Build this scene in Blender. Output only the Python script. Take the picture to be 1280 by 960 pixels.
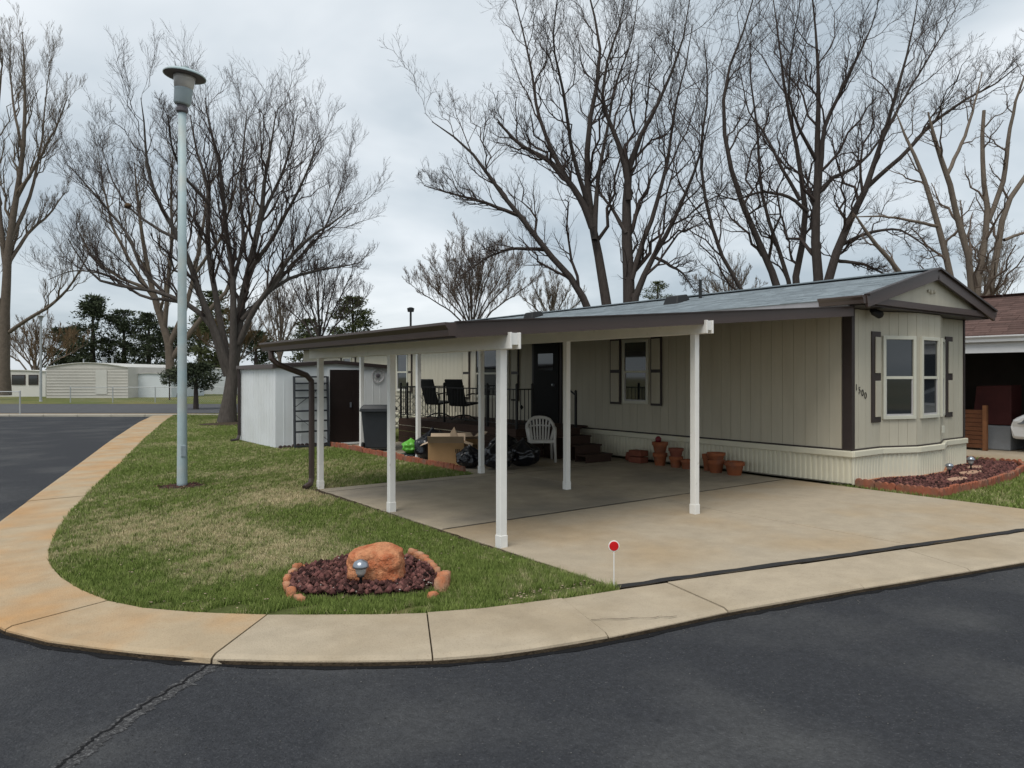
import bpy, bmesh, math, random
import numpy as np
from mathutils import Vector, Matrix
random.seed(7); rng = np.random.default_rng(11)
for o in list(bpy.data.objects): bpy.data.objects.remove(o)
S = bpy.context.scene; COL = S.collection
R = math.radians

# ------------------------------------------------------------ camera, sky, sun, exposure
CAM_H = 1.65; YAW = math.atan2(676, 910)
cd = bpy.data.cameras.new('camera'); cam = bpy.data.objects.new('camera', cd); COL.objects.link(cam)
cd.sensor_width = 36; cd.lens = 36*910/1280; cd.shift_y = -10/1280; cd.clip_end = 2000; cd.clip_start = 0.05
cam.location = (0, 0, CAM_H); cam.rotation_euler = (R(90), 0, -YAW); S.camera = cam
SUN_EL, SUN_AZ = R(60), R(242)          # azimuth clockwise from +Y
W = bpy.data.worlds.new('World'); S.world = W; W.use_nodes = True
nt = W.node_tree; nt.nodes.clear()
def wn(t, **k):
    n = nt.nodes.new(t)
    for a, b in k.items(): setattr(n, a, b)
    return n
out = wn('ShaderNodeOutputWorld'); bg = wn('ShaderNodeBackground'); bg.inputs[1].default_value = 0.082
sky = wn('ShaderNodeTexSky', sky_type='NISHITA', sun_disc=False); sky.sun_elevation = SUN_EL; sky.sun_rotation = SUN_AZ
sky.air_density = 1.0; sky.dust_density = 2.0
tc = wn('ShaderNodeTexCoord'); sep = wn('ShaderNodeSeparateXYZ'); nt.links.new(tc.outputs['Generated'], sep.inputs[0])
# flat cloud deck: project the direction on a plane overhead
mx = wn('ShaderNodeMath', operation='ADD'); mx.inputs[1].default_value = 0.22
ab = wn('ShaderNodeMath', operation='ABSOLUTE'); nt.links.new(sep.outputs[2], ab.inputs[0]); nt.links.new(ab.outputs[0], mx.inputs[0])
dv = wn('ShaderNodeVectorMath', operation='DIVIDE'); cmb = wn('ShaderNodeCombineXYZ')
for i in range(3): nt.links.new(mx.outputs[0], cmb.inputs[i])
nt.links.new(tc.outputs['Generated'], dv.inputs[0]); nt.links.new(cmb.outputs[0], dv.inputs[1])
n1 = wn('ShaderNodeTexNoise'); n1.inputs['Scale'].default_value = 1.1; n1.inputs['Detail'].default_value = 5; n1.inputs['Roughness'].default_value = 0.5; n1.inputs['Distortion'].default_value = 0.3
nt.links.new(dv.outputs[0], n1.inputs['Vector'])
cr = wn('ShaderNodeValToRGB'); nt.links.new(n1.outputs[0], cr.inputs[0])
e = cr.color_ramp.elements; e[0].position = 0.34; e[0].color = (3.8, 4.4, 4.9, 1); e[1].position = 0.70; e[1].color = (7.3, 7.65, 7.9, 1)
m = cr.color_ramp.elements.new(0.5); m.color = (5.15, 5.7, 6.1, 1)
mix = wn('ShaderNodeMixRGB'); mix.inputs[0].default_value = 0.88
nt.links.new(sky.outputs[0], mix.inputs[1]); nt.links.new(cr.outputs[0], mix.inputs[2])
nt.links.new(mix.outputs[0], bg.inputs[0]); nt.links.new(bg.outputs[0], out.inputs[0])
sd = bpy.data.lights.new('sun', 'SUN'); sd.energy = 1.5; sd.angle = R(35); sd.color = (1, 0.95, 0.88)
sun = bpy.data.objects.new('sun', sd); COL.objects.link(sun); sun.location = (0, 0, 40)
sun.rotation_euler = Vector((-math.sin(SUN_AZ)*math.cos(SUN_EL), -math.cos(SUN_AZ)*math.cos(SUN_EL), -math.sin(SUN_EL))).to_track_quat('-Z', 'Y').to_euler()
S.view_settings.view_transform = 'Standard'; S.view_settings.look = 'None'; S.view_settings.gamma = 1; S.view_settings.exposure = 0.68
S.view_settings.use_curve_mapping = False
S.render.resolution_x = 1024; S.render.resolution_y = 768

# ------------------------------------------------------------ places: metres, X across the lot, Y along the home
cY, sY = math.cos(YAW), math.sin(YAW)
def LD(l, d, z=0.0): return (d*sY + l*cY, d*cY - l*sY, z)             # lateral / depth along the view axis
def pix(x, y, d):                                                     # survey mark (bearing, elevation) at distance d
    l = (x-640)/910*d; X, Y, _ = LD(l, d); return (X, Y, CAM_H-(y-470)/910*d)
def G(x, y, z=0.0):
    d = (CAM_H-z)*910/(y-470); X, Y, _ = LD((x-640)/910*d, d); return (X, Y, z)

# ------------------------------------------------------------ materials
MATS = {}
def M(name, col, rough=0.75, var=0.12, scale=6.0, bump=0.0, bscale=40.0, spec=0.35, metal=0.0, col2=None, c2scale=1.5, c2lo=0.45, c2hi=0.65, island=0.0, stretch=None, detail=6, trans=0, speck=0, spscale=90.0, splo=.58, sphi=.70, spcol=(.2,.2,.2)):
    if name in MATS: return MATS[name]
    m = bpy.data.materials.new(name); m.use_nodes = True; t = m.node_tree; b = t.nodes['Principled BSDF']
    b.inputs['Roughness'].default_value = rough; b.inputs['Specular IOR Level'].default_value = spec; b.inputs['Metallic'].default_value = metal
    L = t.links.new
    geo = t.nodes.new('ShaderNodeNewGeometry'); vec = geo.outputs['Position']
    if stretch:
        mp = t.nodes.new('ShaderNodeMapping'); mp.inputs['Scale'].default_value = stretch; L(vec, mp.inputs[0]); vec = mp.outputs[0]
    nz = t.nodes.new('ShaderNodeTexNoise'); nz.inputs['Scale'].default_value = scale; nz.inputs['Detail'].default_value = detail; nz.inputs['Roughness'].default_value = 0.65
    L(vec, nz.inputs['Vector'])
    mr = t.nodes.new('ShaderNodeMapRange'); mr.inputs[1].default_value = 0.25; mr.inputs[2].default_value = 0.75; mr.inputs[3].default_value = 1-var; mr.inputs[4].default_value = 1+var
    L(nz.outputs[0], mr.inputs[0])
    base = t.nodes.new('ShaderNodeRGB'); base.outputs[0].default_value = (*col, 1); c = base.outputs[0]
    if col2:
        n2 = t.nodes.new('ShaderNodeTexNoise'); n2.inputs['Scale'].default_value = c2scale; n2.inputs['Detail'].default_value = 5; L(vec, n2.inputs['Vector'])
        r2 = t.nodes.new('ShaderNodeMapRange'); r2.inputs[1].default_value = c2lo; r2.inputs[2].default_value = c2hi; L(n2.outputs[0], r2.inputs[0])
        mm = t.nodes.new('ShaderNodeMixRGB'); mm.inputs[2].default_value = (*col2, 1); L(r2.outputs[0], mm.inputs[0]); L(c, mm.inputs[1]); c = mm.outputs[0]
    if speck:
        n3 = t.nodes.new('ShaderNodeTexNoise'); n3.inputs['Scale'].default_value = spscale; n3.inputs['Detail'].default_value = 3; n3.inputs['Roughness'].default_value = .7; L(vec, n3.inputs['Vector'])
        r3 = t.nodes.new('ShaderNodeMapRange'); r3.inputs[1].default_value = splo; r3.inputs[2].default_value = sphi; r3.inputs[4].default_value = speck; L(n3.outputs[0], r3.inputs[0])
        m3 = t.nodes.new('ShaderNodeMixRGB'); m3.inputs[2].default_value = (*spcol, 1); L(r3.outputs[0], m3.inputs[0]); L(c, m3.inputs[1]); c = m3.outputs[0]
    hv = t.nodes.new('ShaderNodeHueSaturation'); L(c, hv.inputs['Color'])
    val = mr.outputs[0]
    if island:
        ri = t.nodes.new('ShaderNodeMapRange'); ri.inputs[3].default_value = 1-island; ri.inputs[4].default_value = 1+island; L(geo.outputs['Random Per Island'], ri.inputs[0])
        mu = t.nodes.new('ShaderNodeMath'); mu.operation = 'MULTIPLY'; L(val, mu.inputs[0]); L(ri.outputs[0], mu.inputs[1]); val = mu.outputs[0]
    L(val, hv.inputs['Value']); L(hv.outputs[0], b.inputs['Base Color'])
    if bump:
        nb = t.nodes.new('ShaderNodeTexNoise'); nb.inputs['Scale'].default_value = bscale; nb.inputs['Detail'].default_value = 5; L(vec, nb.inputs['Vector'])
        bp = t.nodes.new('ShaderNodeBump'); bp.inputs['Strength'].default_value = bump; bp.inputs['Distance'].default_value = 0.02; L(nb.outputs[0], bp.inputs['Height']); L(bp.outputs[0], b.inputs['Normal'])
    if trans: b.inputs['Transmission Weight'].default_value = trans
    MATS[name] = m; return m

# ------------------------------------------------------------ mesh helpers
ORG = {}
class MB:
    def __init__(s): s.v = []; s.f = []
    def add(s, v, f):
        n = len(s.v); s.v += [tuple(p) for p in v]; s.f += [tuple(i+n for i in q) for q in f]; return s
    def box(s, x0, x1, y0, y1, z0, z1):
        return s.add([(x, y, z) for z in (z0, z1) for y in (y0, y1) for x in (x0, x1)],
                     [(0,2,3,1), (4,5,7,6), (0,1,5,4), (2,6,7,3), (0,4,6,2), (1,3,7,5)])
    def hexa(s, p):                                   # 8 points, bottom ring then top ring
        return s.add(p, [(3,2,1,0), (4,5,6,7), (0,1,5,4), (1,2,6,5), (2,3,7,6), (3,0,4,7)])
    def bar(s, a, b, w, h=None, up=(0,0,1)):          # rectangular bar from a to b
        h = h or w; a, b = Vector(a), Vector(b); d = (b-a).normalized(); u = Vector(up)
        if abs(d.dot(u)) > 0.98: u = Vector((1,0,0))
        x = d.cross(u).normalized()*w/2; y = x.cross(d).normalized()*h/2
        return s.hexa([a-x-y, a+x-y, a+x+y, a-x+y, b-x-y, b+x-y, b+x+y, b-x+y])
    def tube(s, pts, r, n=8, caps=True):
        pts = [Vector(p) for p in pts]; K = len(pts); rr = r if hasattr(r, '__len__') else [r]*K
        V = []; ref = None
        for i, p in enumerate(pts):
            d = (pts[min(i+1, K-1)]-pts[max(i-1, 0)]).normalized()
            if ref is None:
                ref = Vector((0,0,1)) if abs(d.z) < .9 else Vector((1,0,0))
                x = d.cross(ref).normalized()
            else: x = (x - d*x.dot(d)).normalized()
            y = d.cross(x)
            for k in range(n):
                a = 2*math.pi*k/n; V.append(p + (x*math.cos(a)+y*math.sin(a))*rr[i])
        F = [(i*n+k, i*n+(k+1)%n, (i+1)*n+(k+1)%n, (i+1)*n+k) for i in range(K-1) for k in range(n)]
        if caps: F += [tuple(range(n-1, -1, -1)), tuple((K-1)*n+k for k in range(n))]
        return s.add(V, F)
    def lathe(s, prof, c=(0,0,0), n=20, tilt=None):
        V = []; F = []
        for r, z in prof:
            for k in range(n):
                a = 2*math.pi*k/n; p = Vector((r*math.cos(a), r*math.sin(a), z))
                if tilt is not None: p = tilt @ p
                V.append(p+Vector(c))
        K = len(prof)
        F = [(i*n+k, i*n+(k+1)%n, (i+1)*n+(k+1)%n, (i+1)*n+k) for i in range(K-1) for k in range(n)]
        if prof[0][0] > 1e-5: F.append(tuple(range(n-1, -1, -1)))
        if prof[-1][0] > 1e-5: F.append(tuple((K-1)*n+k for k in range(n)))
        return s.add(V, F)
    def prism(s, poly, z0, z1):                       # xy polygon extruded
        n = len(poly); V = [(p[0], p[1], z0) for p in poly]+[(p[0], p[1], z1) for p in poly]
        return s.add(V, [tuple(range(n-1, -1, -1)), tuple(range(n, 2*n))]+[(i, (i+1)%n, n+(i+1)%n, n+i) for i in range(n)])
    def mesh(s, name, off=(0,0,0)):
        me = bpy.data.meshes.new(name); me.from_pydata([(p[0]-off[0], p[1]-off[1], p[2]-off[2]) for p in s.v], [], s.f); me.update()
        bm = bmesh.new(); bm.from_mesh(me); bmesh.ops.recalc_face_normals(bm, faces=bm.faces); bm.to_mesh(me); bm.free(); return me
    def build(s, name, mat, parent=None, bev=0, smooth=False, label=None):
        off = ORG[parent] if parent else (0,0,0)
        me = s.mesh(name, off); return link(name, me, mat, parent, bev=bev, smooth=smooth, label=label)
def link(name, me, mat, parent=None, loc=(0,0,0), bev=0, smooth=False, label=None, rot=None):
    o = bpy.data.objects.new(name, me); COL.objects.link(o)
    if mat and not me.materials: me.materials.append(MATS[mat])
    if parent: o.parent = parent; ORG[o] = ORG[parent]
    else: ORG[o] = (0,0,0)
    o.location = loc
    if rot: o.rotation_euler = rot
    if smooth: me.shade_smooth()
    if bev:
        b = o.modifiers.new('bevel', 'BEVEL'); b.width = bev; b.segments = 2; b.limit_method = 'ANGLE'; b.angle_limit = R(40)
    if label: o['label'] = label
    return o
def piece(name, me, mat, parent, wloc, rz=0, rot=None):      # a shared mesh placed at a world spot under its parent
    g = ORG[parent]; return link(name, me, mat, parent, (wloc[0]-g[0], wloc[1]-g[1], wloc[2]-g[2]), rot=rot or (0,0,rz))
def thing(name, label, cat, loc=(0,0,0), group=None):
    o = bpy.data.objects.new(name, None); COL.objects.link(o); o.location = loc; ORG[o] = tuple(loc); o.empty_display_size = .2
    o['label'] = label; o['category'] = cat
    if group: o['group'] = group
    return o
def tag(o, label, cat, group=None):
    o['label'] = label; o['category'] = cat
    if group: o['group'] = group
    return o
def kind(o, k): o['kind'] = k; return o
def npmesh(name, V, F, mat):                                  # numpy verts + equal-sized faces
    V = np.asarray(V, np.float32); F = np.asarray(F, np.int32); k = F.shape[1]
    me = bpy.data.meshes.new(name); me.vertices.add(len(V)); me.vertices.foreach_set('co', V.ravel())
    me.loops.add(F.size); me.loops.foreach_set('vertex_index', F.ravel())
    me.polygons.add(len(F)); me.polygons.foreach_set('loop_start', np.arange(0, F.size, k, dtype=np.int32))
    me.update(calc_edges=True); me.validate(); me.materials.append(MATS[mat]); return me
def inpoly(P, poly):
    x, y = P[:,0], P[:,1]; ins = np.zeros(len(P), bool); j = len(poly)-1
    for i in range(len(poly)):
        xi, yi = poly[i][:2]; xj, yj = poly[j][:2]
        c = ((yi > y) != (yj > y)) & (x < (xj-xi)*(y-yi)/((yj-yi) if yj != yi else 1e-9)+xi); ins ^= c; j = i
    return ins
def sheet(name, poly, z, mat):
    bm = bmesh.new(); vs = [bm.verts.new((p[0], p[1], z)) for p in poly]; f = bm.faces.new(vs)
    bmesh.ops.recalc_face_normals(bm, faces=[f])
    if f.normal.z < 0: f.normal_flip()
    bmesh.ops.triangulate(bm, faces=bm.faces[:]); me = bpy.data.meshes.new(name); bm.to_mesh(me); bm.free()
    return kind(link(name, me, mat), 'structure')
def vnoise(P, sc, seed):                                      # cheap smooth noise
    r = np.random.default_rng(seed); o = 0
    for i in range(10):
        a = r.uniform(0, 6.28); f = sc*r.uniform(.6, 1.7); o = o+np.sin((P[:,0]*math.cos(a)+P[:,1]*math.sin(a))*f+r.uniform(0, 6.28))
    return o/10**.5/1.4

M('asphalt', (.035,.037,.042), .9, .30, 30, .9, 75, spec=.2, col2=(.085,.086,.086), c2scale=.75, c2lo=.48, c2hi=.82, speck=.55, spscale=70, splo=.56, sphi=.74, spcol=(.13,.13,.135))
M('far_asphalt', (.085,.087,.092), .95, .15, 2, spec=.1)
M('tar', (.008,.008,.009), .9, .3, 30, .6, 60, spec=.2)
M('crumble', (.055,.055,.057), .95, .6, 45, .9, 90, spec=.1, speck=.8, spscale=60, splo=.5, sphi=.62, spcol=(.16,.16,.16))
M('concrete', (.40,.335,.247), .9, .14, 3.5, .3, 90, spec=.2, col2=(.35,.285,.20), c2scale=1.1, speck=.6, spscale=75, splo=.54, sphi=.72, spcol=(.26,.205,.14))
M('rust_concrete', (.40,.315,.21), .9, .14, 3, .3, 90, spec=.2, col2=(.43,.245,.105), c2scale=1.3, c2lo=.40, c2hi=.75, speck=.5, spscale=75, splo=.54, sphi=.72, spcol=(.27,.18,.10))
M('slab_concrete', (.385,.325,.243), .85, .12, 4, .25, 90, spec=.25, col2=(.375,.29,.19), c2scale=.7, speck=.5, spscale=80, splo=.54, sphi=.74, spcol=(.22,.18,.13))
M('slab_shaded', (.375,.32,.24), .8, .16, 3, .25, 90, spec=.25, col2=(.255,.225,.18), c2scale=.8, speck=.4, spscale=80, splo=.54, sphi=.74, spcol=(.2,.17,.13))  # slab concrete with greyer patches: the carport's shade put into the colour
M('soil', (.06,.045,.03), .97, .4, 14, .8, 50, spec=.1)
M('lawn_soil', (.085,.10,.032), .97, .35, 9, .9, 60, spec=.1, col2=(.19,.15,.075), c2scale=.55, c2lo=.5, c2hi=.68)
M('field', (.13,.13,.06), .97, .3, .2, spec=.1, col2=(.20,.17,.09), c2scale=.05)
M('far_grass', (.105,.12,.04), .97, .25, 1.5, .5, 30, spec=.1, col2=(.17,.155,.06), c2scale=.3)
M('gravel', (.36,.28,.20), .95, .4, 30, .9, 40, spec=.1)
M('siding', (.50,.465,.372), .62, .06, 3, .05, 30, spec=.3, stretch=(3,3,.45), col2=(.45,.41,.32), c2scale=1.0, c2lo=.5, c2hi=.8)
M('siding_gap', (.42,.385,.305), .8, .05)
M('skirt', (.66,.63,.50), .6, .06, 2, spec=.3, col2=(.55,.48,.28), c2scale=1.2, c2lo=.6, c2hi=.8)
M('brown', (.036,.026,.024), .45, .1, 5, .05, 60, spec=.4)
M('brown_fascia', (.056,.037,.031), .42, .08, 3, spec=.45)
M('white_metal', (.80,.79,.75), .4, .05, 4, spec=.45, col2=(.55,.53,.47), c2scale=9, c2lo=.66, c2hi=.8)
M('cream_metal', (.52,.50,.40), .45, .05, 2, spec=.4)
M('flashing', (.27,.265,.29), .45, .1, 4, spec=.5)
M('shingle', (.215,.25,.272), .92, .14, 5, .6, 120, spec=.12, island=.15)
M('red_shingle', (.105,.066,.057), .95, .2, 4, .5, 90, spec=.15, island=.22)
M('window_white', (.58,.57,.48), .4, .04, spec=.4)
M('glass', (.018,.021,.025), .04, .05, 2, spec=.9)
M('blind', (.36,.37,.36), .7, .1)
M('curtain', (.16,.16,.15), .9, .2, 6, stretch=(25,25,.4))
M('dark_door', (.006,.0055,.0055), .6, .1, spec=.2)
M('black_iron', (.012,.012,.012), .5, .1, spec=.4)
M('deck_wood', (.055,.033,.025), .8, .25, 5, .3, 60, spec=.2, stretch=(8,1,8))
M('shed_white', (.70,.725,.73), .5, .04, 2, spec=.35, col2=(.63,.65,.64), c2scale=.8)
M('shed_door', (.016,.010,.009), .5, .15, 5, spec=.3)
M('pole', (.36,.45,.47), .5, .08, 4, .05, 40, spec=.35, col2=(.42,.46,.45), c2scale=2.5)
M('lamp_lens', (.46,.445,.44), .35, .04, spec=.5)
M('lamp_body', (.30,.36,.39), .5, .06, spec=.35)
M('lamp_under', (.10,.09,.10), .6, .1)
M('bin_plastic', (.028,.032,.037), .5, .15, 6, .1, 80, spec=.35)
M('bag_plastic', (.008,.009,.013), .18, .2, 8, .8, 14, spec=.6)
M('cardboard', (.40,.25,.125), .85, .1, 5, spec=.15)
M('cardboard_in', (.46,.36,.26), .85, .1, 5, spec=.15)
M('print', (.05,.035,.025), .9, .1)
M('green_plastic', (.12,.42,.05), .35, .15, 10, .5, 20, spec=.5)
M('white_plastic', (.55,.53,.49), .45, .06, spec=.4)
M('sling', (.013,.014,.014), .7, .2, 40)
M('terracotta', (.30,.098,.042), .8, .2, 7, .2, 90, spec=.2, col2=(.24,.10,.06), c2scale=6)
M('terracotta_dark', (.22,.075,.048), .85, .25, 8, .3, 60, spec=.2)
M('red_plastic', (.16,.014,.02), .4, .2)
M('edging', (.30,.105,.062), .88, .25, 9, .4, 70, spec=.15, col2=(.22,.12,.085), c2scale=4, island=.12)
M('edging_old', (.44,.17,.085), .9, .25, 12, .5, 60, spec=.15, col2=(.40,.25,.16), c2scale=7, island=.15)
M('edging_brown', (.07,.05,.045), .9, .2, 9, .3)
M('lava', (.078,.032,.029), .92, .3, 40, .6, 60, spec=.2, island=.85, col2=(.13,.06,.05), c2scale=14)
M('sandstone', (.50,.225,.115), .9, .28, 22, 1.0, 45, spec=.12, col2=(.40,.13,.06), c2scale=7, c2lo=.42, c2hi=.62, speck=.5, spscale=40, splo=.55, sphi=.75, spcol=(.56,.33,.21))
M('flag', (.42,.26,.18), .9, .15, 6, .3)
M('steel', (.30,.33,.37), .28, .1, spec=.5, metal=.7)
M('clear', (.45,.43,.40), .25, .05, spec=.6)
M('red_reflect', (.55,.008,.012), .25, .04, spec=.6)
M('stake', (.75,.75,.72), .5, .04)
M('bark_dark', (.062,.052,.047), .95, .3, 6, .9, 18, spec=.1, stretch=(2.5,2.5,.7))
M('bark_maple', (.085,.074,.066), .95, .35, 6, .9, 18, spec=.1, stretch=(2.5,2.5,.7))
M('bark_pale', (.165,.135,.108), .95, .25, 4, .8, 14, spec=.1, stretch=(2.5,2.5,.7))
M('bark_tan', (.125,.102,.082), .95, .25, 4, .8, 14, spec=.1)
M('twig_dark', (.060,.047,.042), .95, .2, 2, spec=.1)
M('twig_tan', (.135,.108,.082), .95, .25, 1, spec=.1)
M('twig_pale', (.13,.10,.08), .95, .25, 1, spec=.1)
M('needle', (.046,.058,.033), .9, .3, 1.5, spec=.15, island=.5)
M('needle_olive', (.062,.072,.030), .9, .3, 1.5, spec=.15, island=.5)  # lighter olive foliage, these evergreens' own colour
M('brush', (.14,.095,.055), .95, .3, 1, spec=.1, island=.4)
M('litter', (.30,.24,.16), .9, .3, 20, island=.5)
M('trailer_beige', (.58,.555,.51), .7, .08, 1)
M('trailer_lap', (.46,.44,.40), .7, .08, 1)
M('far_concrete', (.40,.37,.31), .9, .1, 1)
M('pebble', (.45,.42,.38), .9, .2, 20, island=.3)
M('trailer_white', (.62,.66,.68), .6, .06, 1)
M('trailer_cream', (.58,.57,.53), .6, .06, 1)
M('galv', (.36,.38,.39), .5, .1, spec=.5, metal=.3)
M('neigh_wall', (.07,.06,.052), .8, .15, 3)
M('neigh_white', (.68,.68,.68), .5, .05)
M('cedar', (.11,.045,.022), .8, .3, 4, .3, spec=.2)
M('cedar_light', (.19,.085,.04), .8, .3, 6, .3, spec=.2)
M('tarp_red', (.07,.016,.014), .7, .2, 4)
M('sheet_white', (.20,.21,.22), .8, .1, 5, .4, 8)
M('car_white', (.75,.76,.77), .18, .03, spec=.6)
M('tyre', (.012,.012,.012), .85, .2)
M('rubber', (.022,.021,.021), .85, .3, 20, .5, 40)
def grass_mat():
    m = bpy.data.materials.new('grass_blade'); m.use_nodes = True; t = m.node_tree; b = t.nodes['Principled BSDF']; L = t.links.new
    a = t.nodes.new('ShaderNodeAttribute'); a.attribute_name = 'tint'; sp = t.nodes.new('ShaderNodeSeparateColor'); L(a.outputs['Color'], sp.inputs[0])
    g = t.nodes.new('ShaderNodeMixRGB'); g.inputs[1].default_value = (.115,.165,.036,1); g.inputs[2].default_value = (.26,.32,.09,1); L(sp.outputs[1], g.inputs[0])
    d = t.nodes.new('ShaderNodeMixRGB'); d.inputs[2].default_value = (.54,.46,.28,1); L(sp.outputs[0], d.inputs[0]); L(g.outputs[0], d.inputs[1])
    L(d.outputs[0], b.inputs['Base Color']); b.inputs['Roughness'].default_value = .8; b.inputs['Specular IOR Level'].default_value = .15
    MATS['grass_blade'] = m
grass_mat()

# ============================================================ THE SETTING
kind(link('ground', (lambda b: b.mesh('ground'))(MB().add([(-500,-400,-.075),(600,-400,-.075),(600,700,-.075),(-500,700,-.075)], [(0,1,2,3)])), 'field'), 'structure')
# pavement edges, walked from the far end of the side street round the corner and along the front street
INN = [(6.84,33.09),(5.60,28.65),(3.62,20.99),(2.24,15.34),(1.51,12.53),(.97,10.29),(.72,9.06),(.58,8.07),(.55,7.55),(.58,6.99),(.67,6.48),(.80,6.04),(.98,5.70),(1.28,5.35),(1.63,5.04),(1.93,4.82),(2.29,4.56),(2.54,4.41),(2.88,4.26),(3.18,4.18),(3.51,4.10),(4.02,4.01),(4.45,3.92),(5.82,3.60),(7.12,3.33),(8.94,2.95),(14,1.85),(24,-.35)]
OUT = [(6.03,33.3),(4.79,28.9),(2.86,21.2),(1.52,15.5),(.83,12.6),(.26,10.2),(.05,9.1),(-.13,8.05),(-.14,7.5),(-.10,6.85),(.02,6.30),(.17,5.80),(.38,5.40),(.73,4.93),(1.12,4.49),(1.50,4.17),(1.89,3.88),(2.17,3.70),(2.45,3.56),(2.81,3.45),(3.26,3.35),(3.76,3.28),(4.29,3.21),(5.63,2.93),(6.84,2.65),(8.6,2.26),(13.8,1.1),(23.8,-1.1)]
side = [(-9.0, 40), (-9.0, 10), (-12,-6), (30,-12), (23.8,-1.1)]
road_poly = [(-30,-14),(40,-22),(34,-3.3)] + OUT[::-1][0:] + [LD(-22.3,30.6)[:2], (-40,30)]
road = sheet('road', road_poly, -.045, 'asphalt')
def seg(name, bm_pts, mat, z): ...
# pavement slabs cast between joints
cum = [0]
for a, b in zip(INN, INN[1:]): cum.append(cum[-1]+math.dist(a, b))
def at(poly, s):
    for i in range(len(cum)-1):
        if s <= cum[i+1]+1e-9:
            t = (s-cum[i])/(cum[i+1]-cum[i]); return (poly[i][0]*(1-t)+poly[i+1][0]*t, poly[i][1]*(1-t)+poly[i+1][1]*t)
    return poly[-1]
def s_of(p):                       # arc position of the inner point nearest p
    return min((math.dist(at(INN, k*.02), p), k*.02) for k in range(int(cum[-1]/.02)))[1]
walk = MB(); 
sw = link('sidewalk', MB().prism([at(INN, cum[-1]*k/150) for k in range(151)]+[at(OUT, cum[-1]*(150-k)/150) for k in range(151)], -.07, -.022).mesh('sidewalk'), 'soil'); kind(sw, 'structure')
joints = [0] + [cum[4]-1.55*k for k in range(13, 0, -1) if cum[4]-1.55*k > 1] + [s_of((1.28,11.52)), s_of((.90,9.55)), s_of((.66,8.55)), s_of((.52,7.15)), s_of((.80,6.04)), s_of((1.63,5.04)), s_of((2.54,4.41)), s_of((3.51,4.10)), s_of((4.45,3.92)), s_of((5.82,3.60)), s_of((7.12,3.33)), s_of((8.94,2.95))+.1]
joints = sorted(joints); joints += [joints[-1]+1.6*k for k in range(1, 9)]
for a, b in zip(joints, joints[1:]):
    a += .005; b -= .005
    if b > cum[-1]: break
    n = max(2, int((b-a)/.18)); up = [at(INN, a+(b-a)*k/n) for k in range(n+1)]; lo = [at(OUT, a+(b-a)*k/n) for k in range(n+1)]
    dz = random.uniform(-.004, .004)
    V = []; F = []
    for (ix, iy), (ox, oy) in zip(up, lo):
        V += [(ix, iy, -.07), (ix, iy, .006+dz), (ox*.93+ix*.07, oy*.93+iy*.07, .002+dz), (ox*.985+ix*.015, oy*.985+iy*.015, -.012+dz), (ox, oy, -.07)]
    for k in range(n):
        for j in range(4): F.append((k*5+j, k*5+j+1, k*5+j+6, k*5+j+5))
    F += [tuple(range(5)), tuple(n*5+j for j in range(4, -1, -1))]
    y = up[n//2][1]; x = up[n//2][0]
    MB().add(V, F).build('pavement_slab', 'rust_concrete' if x < 1.7 and y > 4.9 or y > 9 else 'concrete', sw)
# tar line and crumbs along the pavement's outer edge, and the long crack in the street
def strip(pts, w, z, jag=.3, seed=1):
    r = random.Random(seed); V = []; F = []
    for i, p in enumerate(pts):
        q = pts[min(i+4, len(pts)-1)]; o = pts[max(i-4, 0)]; d = Vector((q[0]-o[0], q[1]-o[1])).normalized(); nx, ny = -d.y, d.x
        w1 = w*r.uniform(1-jag, 1+jag)/2; w2 = w*r.uniform(1-jag, 1+jag)/2
        V += [(p[0]+nx*w1, p[1]+ny*w1, z), (p[0]-nx*w2, p[1]-ny*w2, z)]
    for i in range(len(pts)-1): F.append((2*i, 2*i+1, 2*i+3, 2*i+2))
    return MB().add(V, F)
r0 = random.Random(3)
edge = [at(OUT, cum[-1]*k/420) for k in range(100, 400)]
edge = [(p[0]+r0.uniform(-.008, .008), p[1]-.014+r0.uniform(-.01, .006)) for p in edge]
strip(edge, .05, -.041, .75, 2).build('tar_seam', 'tar', road)
ck = [G(*p)[:2] for p in [(262,821),(252,829),(238,836),(228,845),(213,851),(205,858),(192,863),(178,872),(168,880),(150,890),(140,899),(122,908),(112,917),(104,922),(96,930),(86,936),(76,944),(68,952),(55,962),(40,974),(20,992),(-10,1015)]]
fine = []
for a, b in zip(ck, ck[1:]):
    for k in range(5):
        t = k/5; jj = r0.uniform(-.007,.007); fine.append((a[0]*(1-t)+b[0]*t+jj, a[1]*(1-t)+b[1]*t-jj*.6))
strip([(p[0]+.018, p[1]-.012) for p in fine], .10, -.0425, .25, 5).build('crumbled_edge', 'asphalt_worn' if 'asphalt_worn' in MATS else 'crumble', road)
strip(fine, .015, -.0395, .35, 6).build('crack', 'tar', road)
cr2 = [at(OUT, s_of((3.51,4.10))+.05*k) for k in range(0, 13)]
strip([(p[0]*(.62+.025*k)+at(INN, s_of((3.51,4.10))+.05*k)[0]*(.38-.025*k), p[1]*(.62+.025*k)+at(INN, s_of((3.51,4.10))+.05*k)[1]*(.38-.025*k)+r0.uniform(-.018,.018)) for k, p in enumerate(cr2)], .007, .0095, .5, 8).build('crack', 'soil', sw)
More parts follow.
